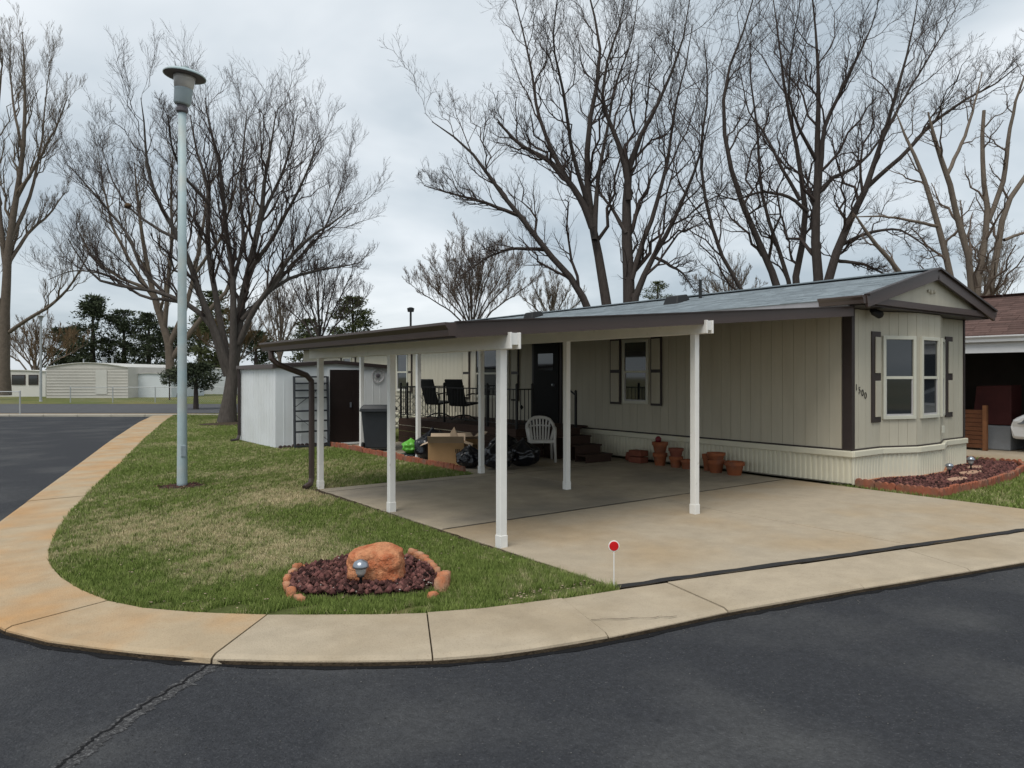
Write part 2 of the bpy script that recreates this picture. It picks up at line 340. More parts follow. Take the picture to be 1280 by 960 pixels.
# the carport pad: cast bays between joints
pad = link('driveway', MB().prism([(4.04,4.06),(10.46,2.66),(10.46,10.19),(4.04,10.19)], -.07, -.02).mesh('driveway'), 'soil'); kind(pad, 'structure')
def frontY(x): return 4.09-(x-4.05)*.2185
g_ = .006
for (xa, xb, f) in ((4.05,7.36,0),(7.36,10.45,1)):
    MB().prism([(xa+g_, frontY(xa)+.02), (xb-g_, frontY(xb)+.02), (xb-g_, 6.71-.011), (xa+g_, 6.71-.011)], -.06, .004+.003*f).build('concrete_bay', 'slab_concrete', pad, bev=.006)
    MB().prism([(xa+g_, 6.71+.011), (xb-g_, 6.71+.011), (xb-g_, 9.85-g_), (xa+g_, 9.85-g_)], -.06, .005).build('concrete_bay', 'slab_shaded', pad, bev=.006)
    MB().prism([(xa+g_, 9.85+g_), (xb-g_, 9.85+g_), (xb-g_, 10.18), (xa+g_, 10.18)], -.06, .004).build('concrete_bay', 'slab_shaded', pad, bev=.006)
strip([(4.06+.1*k, 6.71+r0.uniform(-.003,.003)) for k in range(64)], .02, .0095, .25, 31).build('joint_filler', 'tar', pad)
strip([(4.06+.1*k, 9.85+r0.uniform(-.003,.003)) for k in range(64)], .014, .0085, .25, 32).build('joint_filler', 'tar', pad)
strip([(3.985+r0.uniform(-.012,.012), 4.2+.1*k) for k in range(61)], .095, .004, .3, 33).build('soil_edge', 'soil', pad)
MB().prism([(6.8,10.2),(10.45,10.2),(10.45,16.35),(6.8,16.35)], -.06, .002).build('concrete_bay', 'slab_shaded', pad)
strip([(4.0+.15*k+r0.uniform(-.01,.01), frontY(4.0+.15*k)-.035+r0.uniform(-.008,.008)) for k in range(45)], .085, .0145, .3, 9).build('rubber_strip', 'rubber', pad)
# the lawns
LAWN = INN[:22] + [(4.04,4.08),(4.04,10.2),(6.8,10.2),(6.8,16.35),(11,16.35),(11,30),(10,33)]
lawn = sheet('lawn', LAWN, -.006, 'lawn_soil')
RLAWN = [(10.47,2.62),(14,1.87),(24,-.33),(24,4.0),(16.2,4.6),(16.2,6.2),(10.47,6.0)]
rlawn = sheet('lawn', RLAWN, -.007, 'lawn_soil')
NDRIVE = [(15.55,5.25),(16.5,4.75),(40,4.2),(40,16),(14.9,16),(15.2,6.3)]
sheet('neighbour_driveway', NDRIVE, -.003, 'slab_concrete')
# far side: T-junction kerb, cross street, verge
kb = MB(); 
for i in range(12):
    a = -22.5+i*1.42; kb = MB(); p = [LD(a+.01,30.55), LD(a+1.40,30.55), LD(a+1.40,31.05), LD(a+.01,31.05)]; 
    o = kb.prism(p, -.07, .03).build('kerb_stone', 'far_concrete')
    if i == 0: kroot = kind(o, 'structure'); o.name = 'kerb'; kroot.data.name = 'kerb'
    else: o.parent = kroot
sheet('verge', [LD(-40,31.0)[:2], LD(-15,31.0)[:2], LD(-8.9,30.3)[:2], LD(-2,28.5)[:2], LD(0,33)[:2], LD(-40,33)[:2]], -.02, 'gravel')
sheet('cross_street', [LD(-90,32.4)[:2], LD(20,32.4)[:2], LD(20,43)[:2], LD(-90,43)[:2]], .0, 'far_asphalt')
sheet('far_verge', [LD(-120,43)[:2], LD(30,43)[:2], LD(30,140)[:2], LD(-120,140)[:2]], .005, 'far_grass')

# ------------------------------------------------------------ grass blades (real, unevenly worn lawn)
def grass(name, poly, n, excl=(), seed=1, h=(.022,.048), near=6.0):
    r = np.random.default_rng(seed); pl = np.array(poly); lo, hi = pl.min(0), pl.max(0)
    P = np.empty((0,2))
    while len(P) < n:
        c = r.uniform(lo, hi, (600000, 2)); d = np.hypot(c[:,0], c[:,1]); c = c[r.random(len(c)) < np.clip((near/d)**1.7, .0, 1)]
        c = c[inpoly(c, poly)]
        for ex in excl: c = c[~inpoly(c, ex)]
        P = np.vstack([P, c])
    P = P[:n]; d = np.hypot(P[:,0], P[:,1])
    dry = .26*vnoise(P, 1.1, 5)+.26*vnoise(P, 3.3, 6)+.26*vnoise(P, 11, 9)+.30*vnoise(P, 34, 19)+.24*vnoise(P, 70, 29)+.03
    for (x, y, rx, ry, w) in ((1.75,8.1,.9,1.3,.45),(1.35,9.9,.45,1.2,.4),(2.6,7.2,.7,.9,.3),(3.3,9.6,.6,.7,.5),(1.5,6.4,.5,.5,.45),(4.2,12.8,1.0,.7,.4),(2.7,12.9,.8,.6,.35),(3.3,4.75,.5,.3,.3)):
        dry = dry+w*np.exp(-((P[:,0]-x)/rx)**2-((P[:,1]-y)/ry)**2)
    for (x, y, rx, ry, w) in ((1.05,6.6,.35,.8,.7),(2.6,5.0,1.2,.35,.5),(3.5,6.2,.5,.9,.5),(1.3,5.7,.5,.4,.5),(3.2,8.2,.5,.6,.35)):
        dry = dry-w*np.exp(-((P[:,0]-x)/rx)**2-((P[:,1]-y)/ry)**2)
    dryb = np.clip(dry*1.15+r.normal(0, .26, n), 0, 1)
    # a few bare scuffs near the pavement
    keep = np.ones(n, bool)
    for (x, y, rx, ry) in ((1.45,5.32,.20,.12),(1.80,5.02,.24,.10),(3.30,4.30,.30,.09),(3.72,4.22,.28,.10),(1.1,5.72,.1,.09),(2.5,4.55,.2,.06)):
        keep &= ~((((P[:,0]-x)/rx)**2+((P[:,1]-y)/ry)**2 < r.uniform(.5,1.3,n)))
    P, dryb, dry, d = P[keep], dryb[keep], dry[keep], d[keep]; n = len(P)
    H = r.uniform(*h, n)*(1-.35*np.clip(dry, 0, 1))*np.clip(1+.25*vnoise(P, 2.2, 8)+.30*vnoise(P, 40, 18), .35, 1.7); wd = .0035*np.clip(d/6, 1, 3)*r.uniform(.7, 1.4, n)
    a = r.uniform(0, 6.283, n); b = r.uniform(0, 6.283, n); ln = H*r.uniform(.1, .9, n)
    V = np.zeros((n,3,3)); V[:,0,0] = P[:,0]-np.cos(a)*wd; V[:,0,1] = P[:,1]-np.sin(a)*wd; V[:,1,0] = P[:,0]+np.cos(a)*wd; V[:,1,1] = P[:,1]+np.sin(a)*wd
    V[:,:2,2] = -.008; V[:,2,0] = P[:,0]+np.cos(b)*ln; V[:,2,1] = P[:,1]+np.sin(b)*ln; V[:,2,2] = H
    me = npmesh(name, V.reshape(-1,3), np.arange(3*n).reshape(-1,3), 'grass_blade')
    at_ = me.color_attributes.new('tint', 'FLOAT_COLOR', 'POINT'); c = np.ones((n,3,4), np.float32)
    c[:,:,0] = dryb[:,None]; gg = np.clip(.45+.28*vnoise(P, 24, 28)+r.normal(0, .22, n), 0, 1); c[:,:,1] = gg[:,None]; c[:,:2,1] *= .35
    at_.data.foreach_set('color', c.ravel())
    return me
BED1 = [G(*p)[:2] for p in [(362,744),(364,728),(382,714),(437,700),(508,700),(538,713),(552,735),(520,745),(455,749),(395,749)]]
SHED = [(5.5,16.4),(8.35,16.4),(8.35,19.1),(5.5,19.1)]
LAMP = (2.53,11.67)
ring = [(LAMP[0]+.36*math.cos(a*.4), LAMP[1]+.30*math.sin(a*.4)) for a in range(16)]
ring2 = [(7.09+1.0*math.cos(a*.4), 25.9+1.0*math.sin(a*.4)) for a in range(16)]
gm = grass('grass', LAWN, 520000, (BED1, SHED, ring, ring2, [(3.985,4.15),(4.05,4.1),(4.05,10.16),(3.95,10.25),(3.955,7)]), 1)
o = kind(link('grass', gm, None), 'stuff'); o['label'] = 'short worn spring lawn, green with straw coloured patches, around the corner'; o['category'] = 'grass'
BED2 = [(10.62,5.6),(10.58,4.52),(12.2,4.56),(14.6,4.9),(15.5,5.3),(15.4,6.2),(10.6,6.2)]
gm = grass('grass', RLAWN, 60000, (BED2,), 2, near=8)
o = kind(link('grass', gm, None), 'stuff'); o['label'] = 'small green lawn strip beside the scalloped bed on the right'; o['category'] = 'grass'
# fallen leaves and crumbs caught in the grass
def scatter_bits(name, pts, size, mat, seed, flat=.3):
    r = np.random.default_rng(seed); n = len(pts); T = []
    ico = np.array([(1,0,0),(0,1,0),(-1,0,0),(0,-1,0),(0,0,1),(0,0,-1)], float); fc = np.array([(0,1,4),(1,2,4),(2,3,4),(3,0,4),(1,0,5),(2,1,5),(3,2,5),(0,3,5)])
    s = r.uniform(size[0], size[1], (n,1,1)); V = ico[None]*s*r.uniform(.6, 1.3, (n,6,1))*np.array([1,1,flat]); a = r.uniform(0, 6.28, n); c, s_ = np.cos(a)[:,None], np.sin(a)[:,None]
    X = V[:,:,0]*c-V[:,:,1]*s_; Y = V[:,:,0]*s_+V[:,:,1]*c; V = np.stack([X, Y, V[:,:,2]], 2)+np.asarray(pts)[:,None,:]
    return npmesh(name, V.reshape(-1,3), (fc[None]+np.arange(n)[:,None,None]*6).reshape(-1,3), mat)
lp = []
for k in range(330):
    i = rng.uniform(0, cum[21]); p = at(INN, i); q = at(OUT, i); t = abs(rng.normal(0, .5)); 
    if i < cum[5] and rng.random() < .6: continue
    lp.append((p[0]+(p[0]-q[0])*t, p[1]+(p[1]-q[1])*t, .022))
lp += [(rng.uniform(3.1,3.95), 4.12+rng.uniform(.0,.22), .02) for _ in range(60)]
lp = [q for q in lp if inpoly(np.array([q[:2]]), LAWN)[0]]
lp += [tuple(q)+(.035,) for q in rng.uniform((1,5),(4,14),(620,2)) if inpoly(np.array([q]), LAWN)[0]]
o = kind(link('leaf_litter', scatter_bits('leaf_litter', lp, (.004,.016), 'litter', 4), None), 'stuff'); o['label'] = 'pale dead leaf crumbs caught in the lawn by the pavement'; o['category'] = 'leaves'

gp = []
for k in range(1500):
    i = rng.uniform(cum[4], cum[26]); p = at(OUT, i); q = at(INN, i); t = abs(rng.normal(0, .16))
    gp.append((p[0]+(p[0]-q[0])*t, p[1]+(p[1]-q[1])*t-.02, -.043))
for k in range(1400): gp.append((rng.uniform(.2,8), rng.uniform(.8,4), -.043))
gp = [g for g in gp if not inpoly(np.array([g[:2]]), INN+OUT[::-1])[0] and inpoly(np.array([g[:2]]), road_poly)[0]]
M('grit', (.085,.083,.08), .95, .3, 20, island=.7)
o = kind(link('road_grit', scatter_bits('road_grit', gp, (.002,.006), 'grit', 14, .6), None), 'stuff'); o['label'] = 'loose pale grit lying on the asphalt by the pavement edge'; o['category'] = 'grit'
tw = []

# ============================================================ THE MOBILE HOME
WX, RX, FY, BY = 10.55, 14.42, 5.72, 28.0
home = thing('mobile_home', 'cream single-wide mobile home with brown trim and bay window, numbered 1500', 'house', (12.4, 16.8, 0))
FRONT = [(WX,FY),(11.41,FY),(12.08,5.47),(12.90,5.47),(13.60,FY),(RX,FY)]
core = MB().box(WX+.02, RX-.02, FY+.03, BY, .02, 2.72).build('side_wall', 'siding_gap', home)
bd = MB().box(0, .014, -.0975, .0975, .545, 2.70).mesh('siding_board')
y = FY+.14
while y < BY-.1:
    piece('siding_board', bd, 'siding', core, (WX+.004, y+.098, 0)); y += .2
fw = MB().prism(FRONT[:1]+[(p[0], p[1]+.02) for p in FRONT]+[(RX-.1,FY+.3),(WX+.1,FY+.3)], .5, 2.66).build('front_wall', 'siding_gap', home)
for (a, b) in zip(FRONT, FRONT[1:]):
    L_ = math.dist(a, b); n = max(2, round(L_/.2)); w = L_/n; ang = math.atan2(b[1]-a[1], b[0]-a[0])
    me = MB().box(-w/2+.003, w/2-.003, -.012, .018, .545, 2.655).mesh('siding_board')
    for k in range(n):
        t = (k+.5)/n; piece('siding_board', me, 'siding', fw, (a[0]+(b[0]-a[0])*t, a[1]+(b[1]-a[1])*t, 0), ang)
MB().box(WX-.012, WX+.03, FY+.0, FY+.12, .54, 2.70).box(WX-.012, WX+.075, FY-.03, FY+.0, .54, 2.70).build('corner_trim', 'brown', home)
MB().box(RX-.02, RX+.035, FY-.03, FY+.08, .54, 2.68).build('corner_trim', 'brown', home)
MB().box(WX-.012, WX+.003, FY+.12, BY, .528, .553).build('base_trim', 'brown', home)
for a, b in zip(FRONT, FRONT[1:]):
    MB().bar((a[0],a[1]-.018,.54), (b[0],b[1]-.018,.54), .02, .025).build('base_trim', 'brown', home)
# ribbed skirting and its cap
def ribbed(path, z0, z1, per, amp, sgn):
    V = []; F = []; pts = []
    for a, b in zip(path, path[1:]):
        a, b = Vector(a), Vector(b); L_ = (b-a).length; d = (b-a)/L_; nrm = Vector((d.y, -d.x))*sgn; n = max(1, round(L_/per))
        for k in range(n):
            for t, h in ((0,0),(.42,0),(.52,1),(.9,1)):
                pts.append(a+d*L_*(k+t)/n+nrm*amp*h)
    pts.append(Vector(path[-1]))
    for p in pts: V += [(p.x, p.y, z0), (p.x, p.y, z1)]
    return MB().add(V, [(2*i, 2*i+2, 2*i+3, 2*i+1) for i in range(len(pts)-1)])
SKF = [(WX-.03,FY-.04),(11.40,FY-.04),(12.07,5.43),(12.91,5.43),(13.61,FY-.04),(RX+.04,FY-.04)]
ribbed([(WX-.03,BY),(WX-.03,FY-.04)], .045, .46, .088, .016, -1).build('skirting', 'skirt', home)
ribbed(SKF, .03, .46, .088, .010, 1).build('skirting', 'skirt', home)
MB().box(WX-.06, WX+.01, FY-.07, BY, .435, .528).build('skirt_cap', 'skirt', home, bev=.012)
for a, b in zip(SKF, SKF[1:]):
    MB().bar((a[0],a[1]-.01,.482), (b[0],b[1]-.01,.482), .06, .094).build('skirt_cap', 'skirt', home, bev=.012)
# roof
EX, RXX, RDX, EZ, RZ = 10.20, 14.66, 12.43, 2.80, 3.37
GY = 5.32
V = [(EX,GY,EZ-.03),(RDX,GY,RZ-.03),(RXX,GY,EZ-.03),(EX,BY+.3,EZ-.03),(RDX,BY+.3,RZ-.03),(RXX,BY+.3,EZ-.03)]
V2 = [(p[0],p[1],p[2]-.06) for p in V]
roof = MB().add(V+V2, [(0,1,4,3),(1,2,5,4),(6,9,10,7),(7,10,11,8),(0,6,7,1),(1,7,8,2),(3,4,10,9),(4,5,11,10),(0,3,9,6),(2,8,11,5)]).build('roof', 'brown', home)
sh = MB(); rs = random.Random(5)
for sg, ex in ((1, EX), (-1, RXX)):
    run = (RDX-EX); n = 16
    for c in range(n):
        t0, t1 = c/n, min(1.0, (c+1.25)/n); y = GY-.02-rs.uniform(0, .3)
        while y < BY+.3:
            w = .31 if sg > 0 else 2.0; y0, y1 = max(y, GY-.02), min(y+w-.006, BY+.3); y += w
            if y1 <= y0: continue
            up = rs.uniform(.008, .015)
            def P(t, yy, h): return (ex+sg*(-.02+t*(run+.02)), yy, EZ-.03+(RZ-EZ)*t+h)
            sh.hexa([P(t0,y0,0), P(t0,y1,0), P(t1,y1,.001), P(t1,y0,.001), P(t0,y0,up), P(t0,y1,up), P(t1,y1,.004), P(t1,y0,.004)])
sho = kind(sh.build('shingles', 'shingle', roof), 'stuff')
MB().bar((RDX, GY, RZ-.005), (RDX, BY+.3, RZ-.005), .22, .02).build('ridge_cap', 'shingle', roof)
for sx in (EX, RXX):
    MB().bar((sx, GY-.02, EZ-.09), (RDX, GY-.02, RZ-.09), .045, .165).build('rake_board', 'brown_fascia', roof)
    MB().bar((sx, GY-.035, EZ+.004), (RDX, GY-.035, RZ+.004), .09, .03).build('rake_edge', 'brown', roof)
gb = MB().add([(EX+.35,GY+.06,2.78),(RXX-.35,GY+.06,2.78),(RDX,GY+.06,3.28),(EX+.35,GY+.10,2.78),(RXX-.35,GY+.10,2.78),(RDX,GY+.10,3.28)], [(0,1,2),(3,5,4),(0,3,4,1),(1,4,5,2),(2,5,3,0)]).build('gable_panel', 'siding', home)
for k, (dx, w) in enumerate(((-.13,.05),(-.03,.07),(.075,.06))):
    MB().box(RDX-.02+dx-w/2, RDX-.02+dx+w/2, GY+.03, GY+.06, 2.985-.02*(k==1), 3.035).build('gable_ornament', 'siding_gap', gb, bev=.01)
MB().box(EX+.1, RXX-.1, GY-.005, GY+.05, 2.69, 2.785).build('gable_rail', 'brown_fascia', home)
MB().box(EX+.03, RXX-.03, GY+.05, FY+.25, 2.665, 2.695).build('soffit', 'brown', home)
MB().box(EX+.02, WX+.02, FY+.25, BY+.2, 2.665, 2.69).build('soffit', 'brown', home)
MB().box(EX-.005, EX+.02, 5.55, BY+.25, 2.63, 2.768).build('eave_flashing', 'flashing', home)
def gutter(path_a, path_b, out, w, h, name, parent, mat='brown_fascia'):   # K-style trough from a to b, opening to the sky, out = outward unit xy
    a, b = Vector(path_a), Vector(path_b); o = Vector((out[0], out[1], 0)); prof = [(0,0),(0,-h),(w*.62,-h),(w*.70,-h*.55),(w,-h*.2),(w,0),(w-.012,0),(w-.012,-h*.18),(w*.66,-h*.5),(w*.58,-h+.012),(.012,-h+.012),(.012,0)]
    n = len(prof); V = [a+o*x+Vector((0,0,z)) for x, z in prof]+[b+o*x+Vector((0,0,z)) for x, z in prof]
    F = [(i, (i+1)%n, n+(i+1)%n, n+i) for i in range(n)]
    F += [(0,1,2,3,4,5), (n+5,n+4,n+3,n+2,n+1,n)]
    return MB().add(V, F).build(name, mat, parent)
gutter((EX-.008,GY-.03,EZ-.005), (EX-.008,5.97,EZ-.005), (-1,0), .115, .115, 'gutter', home)
gutter((RXX+.008,GY-.03,EZ-.005), (RXX+.008,BY,EZ-.005), (1,0), .1, .1, 'gutter', home)
for (yy, zz_) in ((10.1,0),(14.9,0)):
    xx = 11.75; z = EZ+(RZ-EZ)*(xx-EX)/(RDX-EX)
    MB().hexa([(xx-.2,yy-.2,z-.09),(xx+.2,yy-.2,z+.03),(xx+.2,yy+.2,z+.03),(xx-.2,yy+.2,z-.09),(xx-.14,yy-.16,z+.10),(xx+.16,yy-.16,z+.15),(xx+.16,yy+.16,z+.15),(xx-.14,yy+.16,z+.10)]).build('roof_vent', 'black_iron', roof, bev=.02)
for (xx, yy, hh) in ((12.05,9.72,.36),(11.6,21.2,.62)):
    z = EZ+(RZ-EZ)*(xx-EX)/(RDX-EX); pb = MB().lathe([(.035,z-.05),(.035,z+hh)], (xx,yy,0), 10)
    if hh > .5: pb.lathe([(.1,z+hh-.02),(.12,z+hh+.1),(.05,z+hh+.13)], (xx,yy,0), 12)
    pb.build('vent_pipe', 'black_iron', roof)
# windows: outer frame, sashes, panes
def window(parent, cx, cy, ang, w, z0, z1, fm='window_white', fw_=.055, blind=False, label=None):
    ca, sa = math.cos(ang), math.sin(ang)
    def T(mb):
        mb.v = [(cx+p[0]*ca-p[1]*sa, cy+p[0]*sa+p[1]*ca, p[2]) for p in mb.v]; return mb
    fr = MB(); h = w/2
    fr.box(-h, -h+fw_, -.035, .03, z0, z1).box(h-fw_, h, -.035, .03, z0, z1).box(-h+fw_, h-fw_, -.035, .03, z1-fw_, z1).box(-h+fw_, h-fw_, -.035, .03, z0, z0+fw_)
    wn_ = T(fr).build('window', fm, parent, bev=.004, label=label); zm = (z0+z1)/2
    T(MB().box(-h+fw_, h-fw_, -.024, .02, zm-.022, zm+.022)).build('sash_rail', fm, wn_)
    T(MB().box(-h+fw_, -h+fw_+.022, -.018, .02, z0+fw_, zm-.022).box(h-fw_-.022, h-fw_, -.018, .02, z0+fw_, zm-.022).box(-h+fw_+.022, h-fw_-.022, -.018, .02, z0+fw_, z0+fw_+.028)).build('lower_sash', 'lamp_lens' if fm == 'window_white' else fm, wn_)
    for a, b, yo in ((z0+fw_+.028, zm-.022, -.005), (zm+.022, z1-fw_, -.010)):
        T(MB().box(-h+fw_+.002, h-fw_-.002, yo, yo+.006, a, b)).build('pane', 'glass', wn_)
    return wn_
def shutter(parent, cx, cy, ang, w, z0, z1, rim=.035, q=.045, off=0):
    ca, sa = math.cos(ang), math.sin(ang)
    def T(mb):
        mb.v = [(cx+p[0]*ca-p[1]*sa, cy+p[0]*sa+p[1]*ca, p[2]) for p in mb.v]; return mb
    s = T(MB().box(-w/2, w/2, -.034, -.013, z0, z1)).build('shutter', 'brown', parent, bev=.003); zm = (z0+z1)/2
    for a, b in ((z0+q, zm-q*.7), (zm+q*.7, z1-q)):
        T(MB().box(-w/2+rim+off, w/2-rim+off, -.052, -.034, a, b)).build('shutter_panel', 'siding', s, bev=.005)
A1 = math.atan2(5.47-FY, 12.08-11.41); A3 = math.atan2(FY-5.47, 13.60-12.90)
shutter(home, 11.265, FY, 0, .27, .93, 2.34, .055, .085, .03)
window(home, 11.745, 5.583, A1, .64, .97, 2.28)
window(home, 12.50, 5.455, 0, .62, .97, 2.28)
window(home, 13.26, 5.583, A3, .64, .97, 2.28)
shutter(home, 13.80, FY, 0, .27, .93, 2.34, .055, .085, .03)
SA = -math.pi/2                       # side wall faces -X
window(home, WX-.0, 10.095, SA, .70, 1.10, 2.37, 'window_white')
shutter(home, WX, 10.64, SA, .30, 1.08, 2.41); shutter(home, WX, 9.54, SA, .28, 1.08, 2.41)
window(home, WX, 15.05, SA, 1.5, 1.08, 2.35, 'cream_metal'); shutter(home, WX, 16.2, SA, .32, 1.05, 2.40); shutter(home, WX, 14.05, SA, .3, 1.05, 2.40)
window(home, WX, 19.80, SA, .72, 1.18, 2.36); shutter(home, WX, 19.28, SA, .22, 1.15, 2.38)
window(home, WX, 23.85, SA, .7, 1.18, 2.30); shutter(home, WX, 24.45, SA, .25, 1.15, 2.32); shutter(home, WX, 23.25, SA, .25, 1.15, 2.32)
door = MB().box(WX-.05, WX+.01, 12.40, 13.30, .60, 2.50).build('door', 'dark_door', home, bev=.006)
MB().box(WX-.058, WX-.05, 12.58, 13.12, 1.78, 2.16).build('door_pane', 'glass', door)
MB().lathe([(.0,-.0),(.03,.0),(.03,.05),(0,.06)], (WX-.1,12.5,1.45), 10, Matrix.Rotation(R(-90), 3, 'Y')).build('handle', 'steel', door)
MB().box(WX-.03, WX+.0, 13.30, 13.38, .58, 2.54).box(WX-.03, WX+.0, 12.32, 12.40, .58, 2.54).build('door_trim', 'brown', door)
# house number, outlet, twin floodlight
for k, ch in enumerate('1500'):
    cu = bpy.data.curves.new('digit', 'FONT'); cu.body = ch; cu.size = .145; cu.extrude = .003; cu.offset = -.002; tmp = bpy.data.objects.new('digit', cu); COL.objects.link(tmp)
    me = bpy.data.meshes.new_from_object(tmp); bpy.data.objects.remove(tmp)
    me.name = 'digit'; piece('digit', me, 'black_iron', fw, (10.655+.088*k, FY-.02, 1.43-.042*k), rot=(R(90),0,0))
MB().box(12.98+.0, 13.07, 5.455, 5.47, .70, .82).build('outlet_cover', 'window_white', fw, bev=.005)
fl = MB().lathe([(.05,-.0),(.05,.03)], (11.0,FY-.12,2.635), 12).bar((10.91,FY-.12,2.63), (11.09,FY-.12,2.63), .03).build('floodlight', 'black_iron', home)
for dx, a in ((-.16,40),(.16,-40)):
    MB().lathe([(.02,0),(.045,.03),(.06,.12),(.062,.13)], (11.0+dx*.5,FY-.12,2.63), 12, Matrix.Rotation(R(a), 3, 'Z') @ Matrix.Rotation(R(115), 3, 'X')).build('lamp_head', 'black_iron', fl)

# ============================================================ THE CARPORT
cp = thing('carport', 'white posted carport with brown sloping fascia and gutter over the concrete pad', 'carport', (7, 8, 0))
def rz(x): return 2.13+(x-3.47)*.0775
def slope_slab(x0, x1, y0, y1, top, th): return MB().hexa([(x0,y0,rz(x0)+top-th),(x1,y0,rz(x1)+top-th),(x1,y1,rz(x1)+top-th),(x0,y1,rz(x0)+top-th),(x0,y0,rz(x0)+top),(x1,y0,rz(x1)+top),(x1,y1,rz(x1)+top),(x0,y1,rz(x0)+top)])
pan = slope_slab(3.50, 10.19, 5.53, 10.60, -.02, .045).build('roof_panel', 'cream_metal', cp)
slope_slab(6.55, 10.19, 10.605, 15.4, -.02, .045).build('roof_panel', 'cream_metal', cp)
for k in range(16):                                    # standing ribs under the deck
    yy = 5.9+k*.3; MB().bar((3.55,yy,rz(3.55)-.075), (10.15,yy,rz(10.15)-.075), .025, .02).build('rib', 'cream_metal', pan)
def fascia(x0, x1, y0, y1, name): slope_slab(x0, x1, y0, y1, .0, .138).build(name, 'brown_fascia', cp)
fascia(3.46, 10.24, 5.50, 5.53, 'fascia'); fascia(3.46, 6.55, 10.60, 10.63, 'fascia'); fascia(6.55, 10.19, 15.40, 15.43, 'fascia')
MB().bar((3.46,5.495,rz(3.46)+.004), (10.2,5.495,rz(10.2)+.004), .05, .012).build('drip_edge', 'brown', cp)
MB().box(3.462, 3.498, 5.53, 10.6, 1.99, rz(3.47)-.0).build('fascia', 'brown_fascia', cp)
gutter((3.46,5.49,2.125), (3.46,10.66,2.125), (-1,0), .115, .12, 'gutter', cp)
for (xc, zb, y0, y1) in ((4.10,1.905,5.46,10.5), (6.95,2.15,5.46,15.35)):
    for dx in (-.052, .052):
        MB().box(xc+dx-.012, xc+dx+.012, y0, y1, zb, zb+.155).build('beam', 'white_metal', cp, bev=.004)
    MB().box(xc-.0385, xc+.0385, y0+.012, y1-.03, zb+.04, zb+.15).build('beam_web', 'white_metal', cp)
post_p = []
for xc, zt, ys in ((4.10,2.06,(5.69,7.98,10.22)), (6.95,2.305,(5.69,8.02,10.23,12.4,14.95))):
    for yy in ys:
        p = MB().box(xc-.039, xc+.039, yy-.039, yy+.039, .0, zt-.03).build('post', 'white_metal', cp, bev=.006)
        MB().box(xc-.044, xc+.044, yy-.044, yy+.044, -.002, .12).build('base_sleeve', 'white_metal', p, bev=.004)
MB().tube([(3.42,10.35,2.0),(3.42,10.33,1.90),(3.50,10.31,1.82),(3.92,10.29,1.66),(3.99,10.29,1.58),(3.995,10.29,1.4),(3.995,10.29,.16),(3.97,10.27,.08),(3.86,10.22,.035)], [.042]*9, 10).build('downspout', 'brown_fascia', cp)

# ============================================================ THE DECK
dk = thing('deck', 'dark stained porch deck with black iron railing and steps below the door', 'deck', (9.5, 13.9, 0))
me = MB().box(-.065, .065, -2.43, 2.43, -.03, 0).mesh('deck_board')
for k in range(14): piece('deck_board', me, 'deck_wood', dk, (8.66+.14*k*.98, 13.88, .60))
me = MB().box(-.012, .012, -2.43, 2.43, -.066, .066).mesh('skirt_board')
for k in range(4): piece('skirt_board', me, 'deck_wood', dk, (8.595, 13.88, .085+.14*k))
me = MB().box(-.345, .345, -.012, .012, -.066, .066).mesh('skirt_board')
for k in range(4): piece('skirt_board', me, 'deck_wood', dk, (8.93, 11.44, .085+.14*k))
for k in range(4):
    z = .155*(k+1)-.03; y1 = 10.15+.3*k
    if k < 3: MB().box(9.28, 9.97, y1, y1+.30, z, z+.03).build('step', 'deck_wood', dk)
    MB().box(9.30, 9.95, y1+.02, y1+.045 if k < 3 else 11.44, 0.002, z).build('riser', 'deck_wood', dk)
MB().box(9.28, 9.97, 11.05, 11.44, .57, .60).build('step', 'deck_wood', dk)
rp = MB().box(-.02, .02, -.02, .02, .0, .86).lathe([(.0,.91),(.028,.885),(.03,.87),(.02,.855)], n=8).mesh('rail_post')
for yy in (11.46,12.47,14.2,15.94,16.28): piece('rail_post', rp, 'black_iron', dk, (8.63,yy,.60))
piece('rail_post', rp, 'black_iron', dk, (9.02,11.46,.60)); piece('rail_post', rp, 'black_iron', dk, (9.93,11.18,.46)); piece('rail_post', rp, 'black_iron', dk, (9.93,11.46,.60))
MB().bar((8.63,11.46,1.385), (8.63,16.28,1.385), .03, .025).build('top_rail', 'black_iron', dk); MB().bar((8.63,11.46,.70), (8.63,16.28,.70), .025, .02).build('bottom_rail', 'black_iron', dk)
MB().bar((8.63,11.46,1.385), (9.02,11.46,1.385), .03, .025).build('top_rail', 'black_iron', dk); MB().bar((8.63,11.46,.70), (9.02,11.46,.70), .025, .02).build('bottom_rail', 'black_iron', dk)
MB().bar((8.63,16.28,1.385), (10.5,16.28,1.385), .03, .025).build('top_rail', 'black_iron', dk)
MB().bar((9.93,11.46,1.40), (9.93,11.18,1.26), .03, .025).build('hand_rail', 'black_iron', dk)
bl = MB().box(-.006, .006, -.006, .006, .10, .79).mesh('baluster')
yy = 11.46
while yy < 16.25: yy += .12; piece('baluster', bl, 'black_iron', dk, (8.63,yy,.60))
for k in range(1, 4): piece('baluster', bl, 'black_iron', dk, (8.63+.098*k,11.46,.60))
for k in range(1, 15): piece('baluster', bl, 'black_iron', dk, (8.63+.125*k,16.28,.60))
MB().lathe([(0,-.05),(.04,0),(0,.05)], (8.75,11.46,1.03), 8).build('medallion', 'black_iron', dk)
